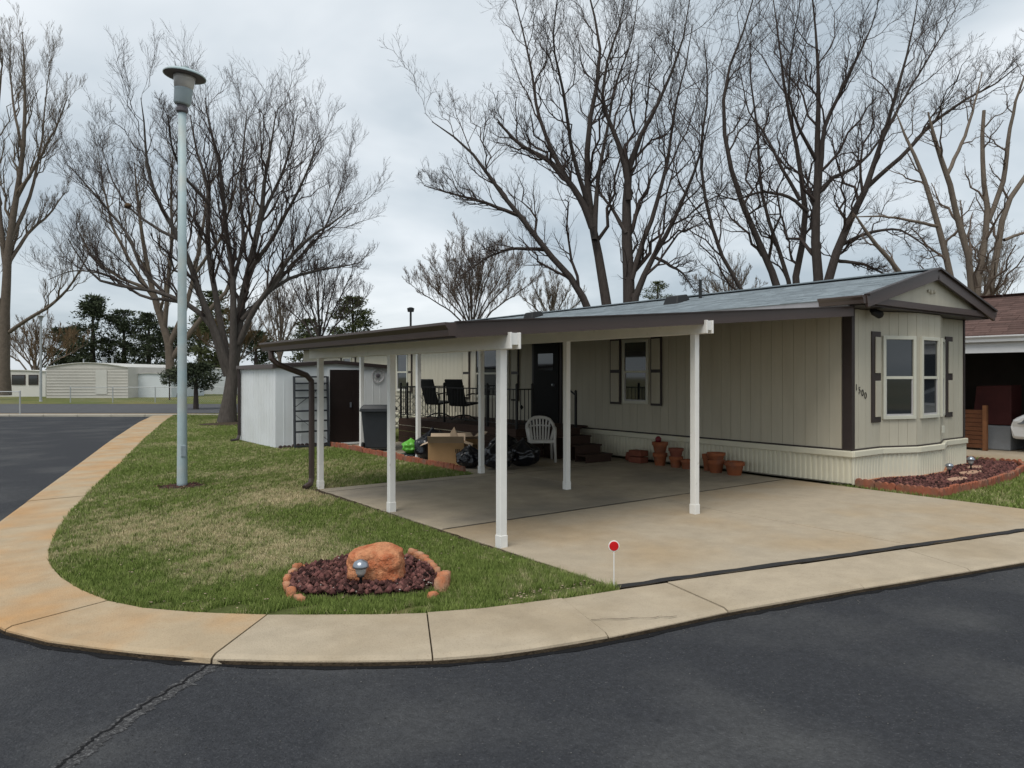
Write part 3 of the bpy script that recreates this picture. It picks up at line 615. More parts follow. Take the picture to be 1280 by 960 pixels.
# white lattice panel behind the deck
lt = thing('lattice_panel', 'white diagonal garden lattice below the far white window', 'lattice', (9.3, 17.2, 0))
MB().bar((8.7,17.2,.02), (8.7,17.2,1.12), .04).bar((10.3,17.2,.02), (10.3,17.2,1.12), .04).bar((8.7,17.2,1.12), (10.3,17.2,1.12), .04).bar((8.7,17.2,.3), (10.3,17.2,.3), .04).build('lattice_frame', 'window_white', lt)
for k in range(-4, 9):
    for sg in (1, -1):
        x0, x1, z0, z1 = 8.7+.2*k, 8.7+.2*k+.8, .3, 1.1
        if sg < 0: z0, z1 = z1, z0
        pts = []
        for t in np.linspace(0, 1, 41):
            xx = x0+(x1-x0)*t
            if 8.7 <= xx <= 10.3: pts.append((xx, 17.2+.006*sg, z0+(z1-z0)*t))
        if len(pts) > 3: MB().bar(pts[0], pts[-1], .008, .03).build('slat', 'window_white', lt)

# ============================================================ THE SHED AND WHAT STANDS ROUND IT
sx0, sx1, sy0, sy1 = 5.52, 8.35, 16.40, 19.1; sxm = (sx0+sx1)/2
shed = thing('garden_shed', 'white ribbed metal garden shed with low roof and dark brown door', 'shed', (sxm, 17.75, 0))
prof = [(sx0,1.87),(sxm,1.975),(sx1,1.87)]
wl = MB().add([(sx0,sy0,.02),(sx1,sy0,.02),(sx1,sy0,1.87),(sxm,sy0,1.975),(sx0,sy0,1.87),(sx0,sy1,.02),(sx1,sy1,.02),(sx1,sy1,1.87),(sxm,sy1,1.975),(sx0,sy1,1.87)],
    [(0,1,2,3,4),(9,8,7,6,5),(0,4,9,5),(1,6,7,2),(0,5,6,1)]).build('wall', 'shed_white', shed)
rb = MB().box(-.008, .008, -.007, 0, .03, 1.85).mesh('wall_rib')
k = sx0+.2
while k < sx1:
    if not 6.62 < k < 7.60: piece('wall_rib', rb, 'shed_white', wl, (k, sy0, 0))
    k += .2
for k in range(13): piece('wall_rib', rb, 'shed_white', wl, (sx0, sy0+.2+.2*k, 0), rz=-math.pi/2)
for xa, za, xb, zb in ((sx0-.06,1.88,sxm,1.99),(sxm,1.99,sx1+.06,1.88)):
    MB().hexa([(xa,sy0-.06,za),(xb,sy0-.06,zb),(xb,sy1+.05,zb),(xa,sy1+.05,za),(xa,sy0-.06,za+.03),(xb,sy0-.06,zb+.03),(xb,sy1+.05,zb+.03),(xa,sy1+.05,za+.03)]).build('roof', 'brown', shed)
    MB().bar((xa,sy0-.07,za-.01), (xb,sy0-.07,zb-.01), .02, .085).build('roof_trim', 'brown', shed)
MB().box(sx0-.085, sx0-.06, sy0-.06, sy1+.05, 1.82, 1.91).build('roof_trim', 'brown_fascia', shed)
MB().tube([(sx0-.07,sy1-.1,1.84),(sx0-.05,sy1-.1,1.7),(sx0-.05,sy1-.1,.15),(sx0-.12,sy1-.2,.04),(sx0-.3,sy1-.3,.03)], .04, 8).build('downspout', 'brown', shed)
d = MB().box(6.80, 7.36, sy0-.04, sy0-.002, .06, 1.80).box(7.365, 7.55, sy0-.04, sy0-.002, .06, 1.80).build('door', 'shed_door', shed, bev=.004)
MB().box(7.30, 7.33, sy0-.075, sy0-.04, .9, 1.02).build('handle', 'steel', d)
MB().box(6.74, 6.80, sy0-.03, sy0-.002, .03, 1.84).box(7.55, 7.61, sy0-.03, sy0-.002, .03, 1.84).box(6.80, 7.55, sy0-.03, sy0-.002, 1.80, 1.84).box(6.80, 7.55, sy0-.08, sy0-.002, .02, .06).build('door_frame', 'shed_white', shed)
# round ornament on the shed wall
wo = thing('wall_ornament', 'round grey spoked wall ornament hanging beside the shed door', 'ornament', (8.05, sy0-.03, 1.66))
T90 = Matrix.Rotation(R(90), 3, 'X')
MB().tube([(8.05+.16*math.cos(a*math.pi/12), sy0-.03, 1.66+.16*math.sin(a*math.pi/12)) for a in range(25)], .012, 6, False).build('rim', 'lamp_lens', wo)
MB().lathe([(.0,0),(.06,.0),(.05,.02),(0,.03)], (8.05,sy0-.02,1.66), 12, T90).build('hub', 'lamp_under', wo)
for k in range(8):
    a = k*math.pi/4; MB().bar((8.05+.05*math.cos(a),sy0-.028,1.66+.05*math.sin(a)), (8.05+.155*math.cos(a),sy0-.028,1.66+.155*math.sin(a)), .012, .01).build('spoke', 'lamp_lens', wo)
# shelving unit leaning on the shed
rk = thing('shelf_rack', 'grey metal shelving frame leaning against the white shed', 'shelf', (6.2, 16.2, 0))
def rkp(u, z, dpt=0): return (5.86+u*.80+.06*z/1.65, 16.08+.22*z/1.65+dpt, .02+z)
for u in (0, 1):
    MB().bar(rkp(u,0), rkp(u,1.62), .045, .03).build('upright', 'bin_plastic', rk); MB().bar(rkp(u,0,.045), rkp(u,1.62,.045), .03, .03).build('upright', 'bin_plastic', rk)
for z in (.03,.36,.60,.83,1.13,1.30,1.46,1.61):
    MB().bar(rkp(.03,z,.02), rkp(.97,z,.02), .07, .035, (0,0,1)).build('shelf', 'bin_plastic', rk)
MB().bar(rkp(0,.92,-.02), rkp(1,1.5,-.02), .025, .008).build('brace', 'bin_plastic', rk); MB().bar(rkp(0,.75,-.02), rkp(1,.12,-.02), .025, .008).build('brace', 'bin_plastic', rk)
# wheeled bins
def bin_(x, y, a, label, w=.58, h=1.02):
    t = thing('wheelie_bin', label, 'bin', (x, y, 0)); M_ = Matrix.Translation((x,y,0)) @ Matrix.Rotation(a, 4, 'Z')
    def X(mb): mb.v = [tuple(M_ @ Vector(p)) for p in mb.v]; return mb
    b, q = w*.39, w/2
    X(MB().hexa([(-b,-b,.06),(b,-b,.06),(b,b,.06),(-b,b,.06),(-q,-q*1.05,h-.1),(q,-q*1.05,h-.1),(q,q,h-.1),(-q,q,h-.1)])).build('body', 'bin_plastic', t, bev=.03)
    X(MB().box(-q-.025, q+.025, -q-.05, q+.02, h-.15, h-.10)).build('rim', 'bin_plastic', t, bev=.012)
    X(MB().hexa([(-q-.03,-q-.07,h-.098),(q+.03,-q-.07,h-.098),(q+.03,q+.03,h-.098),(-q-.03,q+.03,h-.098),(-q+.05,-q+.02,h-.02),(q-.05,-q+.02,h-.02),(q-.05,q-.03,h),(-q+.05,q-.03,h)])).build('lid', 'bin_plastic', t, bev=.015)
    X(MB().bar((-q+.06,q+.06,h-.13), (q-.06,q+.06,h-.13), .03)).build('handle', 'bin_plastic', t)
    for s in (-1, 1): X(MB().lathe([(.0,-.025),(.09,-.025),(.1,-.01),(.1,.01),(.09,.025),(0,.025)], (s*(b+.04),b-.0,.1), 14, Matrix.Rotation(R(90), 3, 'Y'))).build('wheel', 'tyre', t)
    return t
bin_(7.28, 14.78, 2.5, 'large charcoal wheeled bin with wide lid beside the shed', .66, 1.02)
# ---- scalloped edging pieces
def scallop(L_, n, h, t):
    pts = [(-L_/2, 0), (L_/2, 0)]; top = []
    for k in range(n):
        for j in range(5):
            a = math.pi*(j/4); top.append((L_/2-L_*(k+.5)/n+L_/n/2*math.cos(a), h-.05+.05*math.sin(a)))
    pr_ = pts+top; N = len(pr_); V = [(x, -t/2, z) for x, z in pr_]+[(x, t/2, z) for x, z in pr_]
    return MB().add(V, [tuple(range(N)), tuple(range(2*N-1, N-1, -1))]+[(i, N+i, N+(i+1)%N, (i+1)%N) for i in range(N)]).mesh('edging_brick')
SC = scallop(.286, 3, .135, .05)
def edge_run(path, parent, mat, step=.30, z=-.01, jit=.012):
    path = [Vector(p) for p in path]; r = random.Random(len(path)+int(path[0].x*10))
    for a, b in zip(path, path[1:]):
        n = max(1, round((b-a).length/step)); d = (b-a)/n; ang = math.atan2(d.y, d.x)
        for k in range(n):
            p = a+d*(k+.5); piece('edging_brick', SC if mat != 'edging_brown' else SCB, mat, parent, (p.x+r.uniform(-jit,jit)*.5, p.y+r.uniform(-jit,jit), z+r.uniform(-jit,jit)), rot=(r.uniform(-.06,.06), r.uniform(-.02,.02), ang+r.uniform(-.03,.03)))
SCB = SC.copy()
pe = thing('brick_edging', 'row of red scalloped edging bricks along the patio by the boxes', 'edging', (6.76, 13.5, 0)); edge_run([(6.74,10.45),(6.74,16.2)], pe, 'edging', jit=.02)
be = thing('brick_edging', 'row of dark brown scalloped edging below the white shed', 'edging', (6.1, 16.2, 0)); edge_run([(5.55,16.28),(6.75,16.28)], be, 'edging_brown', z=-.04)

# ---- right hand bed
b2 = thing('garden_bed', 'mulched bed with red scalloped edging in front of the bay window', 'flower bed', (13, 5, 0))
BED2i = [(10.60,5.68),(10.575,4.50),(12.2,4.53),(13.4,4.62),(14.6,4.85),(15.40,5.20),(15.32,6.2),(14.45,6.2),(14.45,5.68)]
MB().prism(BED2i, -.03, .045).build('mulch_base', 'soil', b2)
edge_run([(10.60,5.66),(10.575,4.47),(12.2,4.50),(13.4,4.58),(14.6,4.82),(15.44,5.18),(15.36,6.2)], b2, 'edging')
MB().prism([(10.60,5.62),(11.38,5.62),(12.07,5.37),(12.91,5.37),(13.62,5.62),(14.48,5.62),(14.48,5.66),(13.60,5.665),(12.90,5.41),(12.08,5.41),(11.41,5.665),(10.60,5.665)], .04, .075).build('mulch_rail', 'edging_old', b2)
def rocks(poly, n, z, size, seed, excl=(), mound=0):
    r = np.random.default_rng(seed); pl = np.array(poly); P = r.uniform(pl.min(0), pl.max(0), (n*4,2)); P = P[inpoly(P, poly)]
    for (x, y, q) in excl: P = P[np.hypot(P[:,0]-x, P[:,1]-y) > q]
    P = P[:n]; c = pl.mean(0); zz = z+mound*np.clip(1-np.hypot(P[:,0]-c[0], P[:,1]-c[1])/.8, 0, 1)+r.uniform(-.006, .016, len(P))
    return scatter_bits('lava_rock', np.column_stack([P, zz]), size, 'lava', seed, .8)
BEDIN = [(10.66,5.60),(10.64,4.56),(12.2,4.59),(13.4,4.67),(14.6,4.91),(15.34,5.23),(15.28,6.1),(14.5,6.1),(14.5,5.60),(13.60,5.60),(12.90,5.35),(12.08,5.35),(11.41,5.6)]
o = link('lava_rock', rocks(BEDIN, 3200, .055, (.014,.050), 21), None, b2); o.location = tuple(-v for v in ORG[b2]); kind(o, 'stuff')
for (x, y, rx, ry, lb) in ((12.05,4.86,.30,.10,'flat tan flagstone on the mulch at the driveway side of the bed'),(13.05,5.06,.34,.11,'long flat flagstone on the mulch between the two solar lights'),(13.85,5.30,.26,.10,'small flat flagstone behind the taller solar light')):
    poly = [(x+rx*math.cos(t)*random.uniform(.8,1.1), y+ry*math.sin(t)*random.uniform(.8,1.1)) for t in np.linspace(0, 6.0, 9)]
    tag(MB().prism(poly, .05, .095).build('flagstone', 'flag', bev=.01), lb, 'stone', 'flagstones in the mulch bed')

# ---- rock bed on the corner
b1 = thing('garden_bed', 'round lava rock bed with worn orange edging around the sandstone boulder', 'flower bed', (2.55, 5.4, 0))
MB().prism(BED1, -.03, .02).build('mulch_base', 'soil', b1)
ctr = (2.50, 5.38)
o = link('lava_rock', rocks(BED1, 1700, .03, (.010,.040), 22, mound=.04), None, b1); o.location = tuple(-v for v in ORG[b1]); kind(o, 'stuff')
o = link('pale_pebbles', scatter_bits('pale_pebbles', [(*q, .055) for q in rng.uniform(np.array(BED1).min(0), np.array(BED1).max(0), (150,2)) if inpoly(np.array([q]), BED1)[0]], (.005,.012), 'pebble', 23, .8), None, b1); o.location = tuple(-v for v in ORG[b1]); kind(o, 'stuff')
def worn(seed, s):
    r = random.Random(seed); bm = bmesh.new(); bmesh.ops.create_cube(bm, size=1); bmesh.ops.subdivide_edges(bm, edges=bm.edges[:], cuts=2, use_grid_fill=True)
    for v in bm.verts:
        v.co = v.co.lerp(v.co.normalized()*.62, .45); v.co = Vector((v.co.x*s[0], v.co.y*s[1], v.co.z*s[2]))*r.uniform(.92,1.08)
    me = bpy.data.meshes.new('edging_brick'); bm.to_mesh(me); bm.free(); me.shade_smooth(); return me
WB = [worn(i, (.105,.06,.115)) for i in range(4)]
ep = [(372,716),(366,723),(360,731),(359,740),(364,747),(375,752),(516,697),(524,701),(530,705),(536,710),(541,715),(546,721),(550,728),(556,731),(553,738),(541,748),(383,713),(440,699)]
for i, p in enumerate(ep):
    x, y, _ = G(*p); a = math.atan2(y-ctr[1], x-ctr[0])+math.pi/2; big = 1.35 if p in ((556,731),(553,738)) else .85
    ob = piece('edging_brick', WB[i%4], 'edging_old', b1, (x, y, .03 if p not in ((541,748),(375,752),(383,713),(440,699)) else .0), rot=(random.uniform(-.25,.25), random.uniform(-.2,.2), a)); ob.scale = (big,)*3
from mathutils import noise as mn
def boulder(name, c, dims, seed, mat, e_=4.2):
    bm = bmesh.new(); bmesh.ops.create_icosphere(bm, subdivisions=5, radius=1)
    for v in bm.verts:
        p = v.co.copy()
        k = (abs(p.x)**e_+abs(p.y)**e_+abs(p.z)**e_)**(-1/e_); q = p*k
        h = mn.noise(p*1.3+Vector((seed,0,0)))*.11+mn.noise(p*3.1+Vector((0,seed,0)))*.06+abs(mn.noise(p*6+Vector((0,0,seed))))*-.05+mn.noise(p*17+Vector((0,0,seed)))*.014
        str_ = math.sin(q.z*11+mn.noise(p*2)*2.5)*.016
        q = q*(1+h+str_)*.93
        if q.x < 0: q.z *= 1-.12*abs(q.x)
        v.co = Vector((c[0]+q.x*dims[0], c[1]+q.y*dims[1], c[2]+q.z*dims[2]))
    me = bpy.data.meshes.new(name); bm.to_mesh(me); bm.free(); me.shade_smooth(); return link(name, me, mat)
tag(boulder('boulder', (0,0,0), (.24,.19,.175), 3.3, 'sandstone', 3.3), 'rounded orange sandstone boulder sitting in the corner rock bed', 'rock')
bo = bpy.data.objects['boulder']; bo.location = (2.59,5.29,.145); bo.rotation_euler = (0,0,-YAW)
def solar(x, y, z, h, label):
    t = thing('solar_light', label, 'garden light', (x, y, z))
    MB().lathe([(.008,-.04),(.012,0),(.012,h*.4),(.03,h*.45),(.022,h*.5)], (x,y,z), 12).build('stake', 'black_iron', t, smooth=True)
    MB().lathe([(.024,h*.48),(.036,h*.55),(.044,h*.70),(.04,h*.74)], (x,y,z), 14).build('lens', 'clear', t, smooth=True)
    MB().lathe([(.052,h*.72),(.062,h*.745),(.062,h*.80),(.05,h*.92),(.02,h*.985),(0,h)], (x,y,z), 18).build('cap', 'steel', t, smooth=True)
x, y, _ = G(451,741); solar(x, y, .02, .235, 'silver capped solar garden light in front of the sandstone boulder')
solar(12.62, 5.20, .05, .20, 'silver capped solar light close to the home\'s skirting')
solar(13.48, 5.22, .05, .25, 'taller silver solar light on a black stake in the red mulch')
mk = thing('driveway_marker', 'small round red reflector on a thin white stake', 'marker', (4.02, 4.08, 0))
MB().lathe([(.0045,-.02),(.0045,.30)], (4.02,4.08,0), 8).build('stake', 'stake', mk)
tl = Matrix.Rotation(-YAW, 3, 'Z') @ Matrix.Rotation(R(90), 3, 'X')
MB().lathe([(.0,-.004),(.042,-.004),(.044,0),(.042,.004),(0,.004)], (4.02,4.08,.325), 24, tl).build('backing', 'stake', mk)
MB().lathe([(.0,.010),(.034,.009),(.037,.005),(.037,.0)], (4.02,4.08,.325), 24, tl).build('reflector', 'red_reflect', mk)

# ---- street lamp on the lawn
lp_ = thing('street_lamp', 'tall pale blue lamp post with a flat round hat on the lawn', 'street lamp', (LAMP[0], LAMP[1], 0))
MB().lathe([(.076,-.03),(.074,.06),(.068,1.0),(.062,3.2),(.056,5.60)], (*LAMP,0), 20).build('pole', 'pole', lp_, smooth=True)
MB().lathe([(.066,5.58),(.085,5.60),(.085,5.64),(.07,5.66),(.07,5.70),(.105,5.73)], (*LAMP,0), 20).build('collar', 'lamp_under', lp_)
tt = Matrix.Rotation(-YAW, 3, 'Z') @ Matrix.Rotation(R(5), 3, 'Y')
lc = (LAMP[0], LAMP[1], 5.70)
MB().box(LAMP[0]-.035, LAMP[0]+.035, LAMP[1]-.083, LAMP[1]-.06, .45, .62).build('hand_hole_cover', 'lamp_body', lp_, bev=.006)
MB().lathe([(.10,.0),(.118,.02),(.128,.22),(.132,.235)], lc, 24, tt).build('lamp_body', 'lamp_body', lp_, smooth=True)
MB().lathe([(.130,.235),(.150,.38),(.155,.42)], lc, 24, tt).build('lens', 'lamp_lens', lp_, smooth=True)
hat = MB().lathe([(.10,.43),(.29,.435),(.30,.425),(.302,.44),(.26,.475),(.10,.53),(.05,.54),(.05,.57),(0,.575)], lc, 32, tt).build('hat', 'pole', lp_, smooth=False)
MB().lathe([(.14,.425),(.285,.43),(.283,.434),(.14,.429)], lc, 32, tt).build('hat_underside', 'lamp_under', hat)
MB().lathe([(.34,-.02),(.30,.008),(.15,.02),(.09,.018)], (*LAMP,0), 20).build('soil_ring', 'soil', lp_)
o = scatter_bits('mulch', [(LAMP[0]+rng.normal(0,.17), LAMP[1]+rng.normal(0,.15), .02) for _ in range(240)], (.008,.02), 'lava', 5, .5)
o = link('mulch', o, None, lp_); o.location = (-LAMP[0],-LAMP[1],0); kind(o, 'stuff')

# ============================================================ UNDER THE CARPORT
def carton(x, y, a, w, d_, h, label, flaps=True, seed=1, tilt=0):
    r = random.Random(seed); t = thing('cardboard_box', label, 'box', (x, y, 0)); M_ = Matrix.Translation((x,y,0)) @ Matrix.Rotation(a, 4, 'Z') @ Matrix.Rotation(tilt, 4, 'X')
    def X(mb): mb.v = [tuple(M_ @ Vector(p)) for p in mb.v]; return mb
    c = .006; z0 = .004
    X(MB().box(-w/2, w/2, -d_/2, -d_/2+c, z0, h).box(-w/2, w/2, d_/2-c, d_/2, z0, h).box(-w/2, -w/2+c, -d_/2+c, d_/2-c, z0, h).box(w/2-c, w/2, -d_/2+c, d_/2-c, z0, h).box(-w/2+c, w/2-c, -d_/2+c, d_/2-c, z0, z0+c)).build('carton', 'cardboard', t)
    if flaps:
        for (p, q, dirv) in (((-w/2,-d_/2),(w/2,-d_/2),(0,-1)), ((-w/2,d_/2),(w/2,d_/2),(0,1)), ((-w/2,-d_/2),(-w/2,d_/2),(-1,0)), ((w/2,-d_/2),(w/2,d_/2),(1,0))):
            up = r.uniform(-.5, 1.0)*.14; L_ = .15
            A, B = Vector((*p,h)), Vector((*q,h)); D = Vector((dirv[0]*L_, dirv[1]*L_, up)); N = Vector((0,0,.005))
            X(MB().hexa([A,B,B+D,A+D,A+N,B+N,B+D+N,A+D+N])).build('flap', 'cardboard_in', t)
    for k in range(3): X(MB().box(w/2-.16+.03*k, w/2-.14+.03*k, -d_/2-.0015, -d_/2, h*.58, h*.74)).build('printed_mark', 'print', t)
    return t
carton(7.12, 11.62, -.62, .66, .46, .42, 'open cardboard box with flaps up behind the red edging bricks', seed=2)
carton(7.85, 12.05, -.2, .42, .36, .42, 'second cardboard box behind the open one by the deck', seed=5)
MB().hexa([(7.10,11.52,.30),(7.34,11.46,.33),(7.37,11.49,.33),(7.13,11.55,.30),(7.16,11.56,.60),(7.24,11.56,.70),(7.26,11.58,.70),(7.19,11.59,.58)]).build('packing_sheet', 'cardboard_in')
tag(bpy.data.objects['packing_sheet'], 'crumpled pale cardboard sheet sticking up from the open box', 'cardboard')
def bag(x, y, rx, ry, h, seed, label, mat='bag_plastic', z0=0.0, grp='full black rubbish bags by the deck'):
    bm = bmesh.new(); bmesh.ops.create_icosphere(bm, subdivisions=4, radius=1); r = random.Random(seed)
    for v in bm.verts:
        p = v.co.copy(); z = (p.z+1)/2; s = 1.0 if z < .6 else max(.10, 1-((z-.6)/.4)**1.1*.92)
        fold = 1+.10*math.sin(math.atan2(p.y,p.x)*7+seed+p.z*2)*(.3+z)+mn.noise(p*2.2+Vector((seed,1,2)))*.22+mn.noise(p*6+Vector((seed,4,2)))*.07
        rr = math.hypot(p.x, p.y) or 1e-6; base = min(1.0, (1-p.z*p.z)**.5*1.12 if p.z < 0 else 1.0*max(.5,(1-p.z*p.z)**.5)+.1)
        k = base/rr*s*fold if rr > 1e-4 else 0
        zz = max(0, z*1.02+mn.noise(p*2+Vector((9,seed,0)))*.05-.02)
        v.co = Vector((p.x*k*rx, p.y*k*ry, zz*h+.002))
    me = bpy.data.meshes.new('rubbish_bag'); bm.to_mesh(me); bm.free(); me.shade_smooth()
    o = link('rubbish_bag' if mat == 'bag_plastic' else 'plastic_bag', me, mat, loc=(x, y, z0)); return tag(o, label, 'bag', grp)
bag(8.15, 10.62, .30, .28, .50, 1, 'big full black rubbish bag between the white chair and posts')
bag(7.50, 10.50, .26, .24, .52, 2, 'full black rubbish bag slumped beside the inner carport post')
bag(7.18, 10.95, .22, .20, .42, 3, 'smaller black rubbish bag right of the cardboard box')
bag(8.05, 11.10, .30, .22, .62, 4, 'tall black rubbish bag against the deck boards')
bag(7.22, 12.3, .36, .26, .64, 5, 'black rubbish bag behind the open cardboard box')
bag(7.62, 12.7, .30, .3, .55, 6, 'black rubbish bag against the far end of the deck boards')
bag(7.0, 12.78, .17, .15, .30, 7, 'bright green plastic bag by the patio edging', 'green_plastic', .12, 'loose plastic bags')
bag(7.0, 12.78, .24, .2, .16, 8, 'flat black bag under the green plastic bag', grp='loose plastic bags')

# white resin armchair
def place(mb, M_): mb.v = [tuple(M_ @ Vector(p)) for p in mb.v]; return mb
ch = thing('plastic_chair', 'white moulded plastic armchair standing by the porch steps', 'chair', (8.86, 10.85, 0)); CM = Matrix.Translation((8.86,10.98,.004)) @ Matrix.Rotation(R(-33), 4, 'Z')
place(MB().hexa([(-.22,-.22,.40),(.22,-.22,.40),(.20,.20,.37),(-.20,.20,.37),(-.23,-.23,.425),(.23,-.23,.425),(.21,.20,.40),(-.21,.20,.40)]), CM).build('seat', 'white_plastic', ch, bev=.012)
place(MB().bar((-.23,-.235,.39), (.23,-.235,.39), .03, .05), CM).build('seat_apron', 'white_plastic', ch, bev=.01)
for sx in (-1, 1):
    place(MB().tube([(sx*.25,-.25,0),(sx*.235,-.22,.40),(sx*.25,-.20,.60),(sx*.26,-.10,.645),(sx*.27,.12,.64)], [.026,.03,.028,.03,.03], 8), CM).build('leg', 'white_plastic', ch, smooth=True)
    place(MB().tube([(sx*.24,.30,0),(sx*.22,.22,.40),(sx*.27,.13,.63)], [.024,.028,.028], 8), CM).build('leg', 'white_plastic', ch, smooth=True)
bk = place(MB().tube([(-.27,.12,.62),(-.255,.20,.70),(-.19,.255,.79),(-.1,.28,.825),(0,.29,.835),(.1,.28,.825),(.19,.255,.79),(.255,.20,.70),(.27,.12,.62)], .032, 8), CM).build('backrest', 'white_plastic', ch, smooth=True)
for k in range(-3, 4):
    place(MB().bar((k*.052,.195,.40), (k*.064,.275-.004*k*k,.82-.008*k*k), .034, .012, (0,1,0)), CM).build('back_slat', 'white_plastic', bk)
place(MB().tube([(-.21,.235,.66),(0,.262,.68),(.21,.235,.66)], .016, 6), CM).build('back_slat', 'white_plastic', bk)

# dark sling chairs on the deck
def sling(x, y, a, label):
    t = thing('patio_chair', label, 'chair', (x, y, .6), 'dark swivel chairs on the deck'); M_ = Matrix.Translation((x,y,.602)) @ Matrix.Rotation(a, 4, 'Z')
    place(MB().hexa([(-.26,-.27,.38),(.26,-.27,.38),(.24,.22,.33),(-.24,.22,.33),(-.26,-.27,.43),(.26,-.27,.43),(.24,.22,.38),(-.24,.22,.38)]), M_).build('seat', 'sling', t, bev=.02)
    place(MB().hexa([(-.25,.20,.34),(.25,.20,.34),(.25,.25,.36),(-.25,.25,.36),(-.25,.40,.98),(.25,.40,.98),(.25,.44,.96),(-.25,.44,.96)]), M_).build('backrest', 'sling', t, bev=.02)
    for s in (-1, 1):
        place(MB().tube([(s*.29,.30,.60),(s*.29,.05,.63),(s*.29,-.22,.62),(s*.29,-.27,.52),(s*.27,-.24,.40)], .017, 6), M_).build('arm', 'black_iron', t)
    place(MB().tube([(0,0,.36),(0,0,.10)], .03, 8), M_).build('swivel_post', 'black_iron', t)
    for k in range(4):
        b = k*math.pi/2+.78; place(MB().tube([(0,0,.12),(.15*math.cos(b),.15*math.sin(b),.10),(.30*math.cos(b),.30*math.sin(b),.012)], .018, 6), M_).build('leg', 'black_iron', t)
sling(9.42, 16.0-.25, R(100), 'dark sling patio chair on the deck beside the rail\'s far corner')
sling(9.42, 14.62, R(112), 'dark sling patio chair on the deck in front of the paired shutters')

# ---- terracotta pots along the skirting
def pot(x, y, r, h, label, z0=0.002, tilt=None, mat='terracotta', upside=False):
    pr_ = [(0,.0),(r*.66,.0),(r*.88,h*.70),(r*.89,h*.71),(r,h*.72),(r*1.02,h*.98),(r,h),(r*.88,h),(r*.80,h*.72),(r*.60,h*.06),(0,h*.06)]
    if upside: pr_ = [(a, h-b) for a, b in pr_][::-1]
    o = MB().lathe(pr_, (0,0,0), 22).mesh('flower_pot'); ob = link('flower_pot', o, mat, loc=(x,y,z0)); o.shade_smooth()
    for p in o.polygons: p.use_smooth = True
    em = ob.modifiers.new('split', 'EDGE_SPLIT'); em.split_angle = R(35)
    if tilt: ob.rotation_euler = tilt
    return tag(ob, label, 'flower pot', 'terracotta pots along the skirting')
px_ = 10.20
def PY(col): t = (col-640)/910; Z = px_/(sY+t*cY); return Z*(cY-t*sY)
pot(px_, PY(783), .12, .21, 'dark clay pot lying on its side nearest the steps', z0=.10, tilt=(R(95),0,R(30)), mat='terracotta_dark')
for k in range(2): tag(MB().box(px_-.12, px_+.1, PY(806)+.0, PY(791), .004+.125*k, .115+.125*k).build('planter_block', 'terracotta_dark', bev=.015), ('lower reddish rectangular clay planter beside the fallen pot', 'upper reddish rectangular clay planter stacked beside the fallen pot')[k], 'planter', 'stacked clay planters')
yb = PY(825); pot(px_, yb, .135, .23, 'terracotta pot with another standing in it and a red lid', 0.002); pot(px_, yb, .145, .22, 'upper terracotta pot of the tallest stack', .215)
tag(MB().lathe([(0,0),(.05,.0),(.06,.06),(.03,.10),(0,.11)], (px_+.02,yb+.06,.43), 10).build('red_lid', 'red_plastic', smooth=True), 'small dark red plastic piece on top of the tallest pot stack', 'lid')
yb = PY(845); pot(px_, yb, .125, .20, 'terracotta pot under a wide rimmed one beside the tallest stack'); pot(px_, yb, .135, .18, 'wide rimmed terracotta pot on top of the second stack', .17, mat='terracotta_dark')
pot(px_-.02, PY(859), .105, .17, 'low terracotta pot between two stacks')
pot(px_+.10, PY(881), .11, .29, 'narrow terracotta pot half hidden behind the outer white post')
yb = PY(895); pot(px_, yb, .145, .22, 'lower terracotta pot of the stack beside the wide single pot'); pot(px_, yb, .155, .17, 'upper rimmed terracotta pot beside the wide single pot', .175)
pot(px_, PY(918), .165, .225, 'wide single terracotta pot at the end of the row')

# ============================================================ THE NEIGHBOUR ON THE RIGHT
nb = thing('neighbour_home', 'neighbouring home with red brown shingle roof, white gutter and dark open carport', 'house', (20, 8, 0))
NX0, NX1, NY0, NY1 = 17.3, 22.3, -2.0, 24.0
NEZ, NRZ = 2.50, 3.62; NRX = 19.9
nr = MB().add([(NX0,NY0,NEZ-.03),(NRX,NY0,NRZ-.03),(NX1,NY0,NEZ-.03),(NX0,NY1,NEZ-.03),(NRX,NY1,NRZ-.03),(NX1,NY1,NEZ-.03),(NX0,NY0,NEZ-.1),(NRX,NY0,NRZ-.1),(NX1,NY0,NEZ-.1),(NX0,NY1,NEZ-.1),(NRX,NY1,NRZ-.1),(NX1,NY1,NEZ-.1)],
    [(0,1,4,3),(1,2,5,4),(6,9,10,7),(7,10,11,8),(0,6,7,1),(1,7,8,2),(3,4,10,9),(4,5,11,10),(0,3,9,6),(2,8,11,5)]).build('roof', 'neigh_wall', nb)
sh = MB(); n = 20
for sg, ex, w in ((1,NX0,.33),(-1,NX1,3.0)):
    for c in range(n):
        t0, t1 = c/n, min(1, (c+1.2)/n); y = NY0-rs.uniform(0,.3)
        while y < NY1:
            y0, y1 = max(y, NY0), min(y+w-.008, NY1); y += w; up = rs.uniform(.008,.016)
            if y1 <= y0: continue
            def P(t, yy, h): return (ex+sg*t*(NRX-NX0), yy, NEZ-.03+(NRZ-NEZ)*t+h)
            sh.hexa([P(t0,y0,0),P(t0,y1,0),P(t1,y1,.001),P(t1,y0,.001),P(t0,y0,up),P(t0,y1,up),P(t1,y1,.004),P(t1,y0,.004)])
kind(sh.build('shingles', 'red_shingle', nr), 'stuff')
gutter((NX0-.01,NY0,NEZ-.0), (NX0-.01,NY1,NEZ-.0), (-1,0), .13, .13, 'gutter', nb, 'neigh_white')
MB().box(NX0+.005, NX0+.05, NY0, NY1, 2.14, 2.40).build('header_board', 'neigh_white', nb)
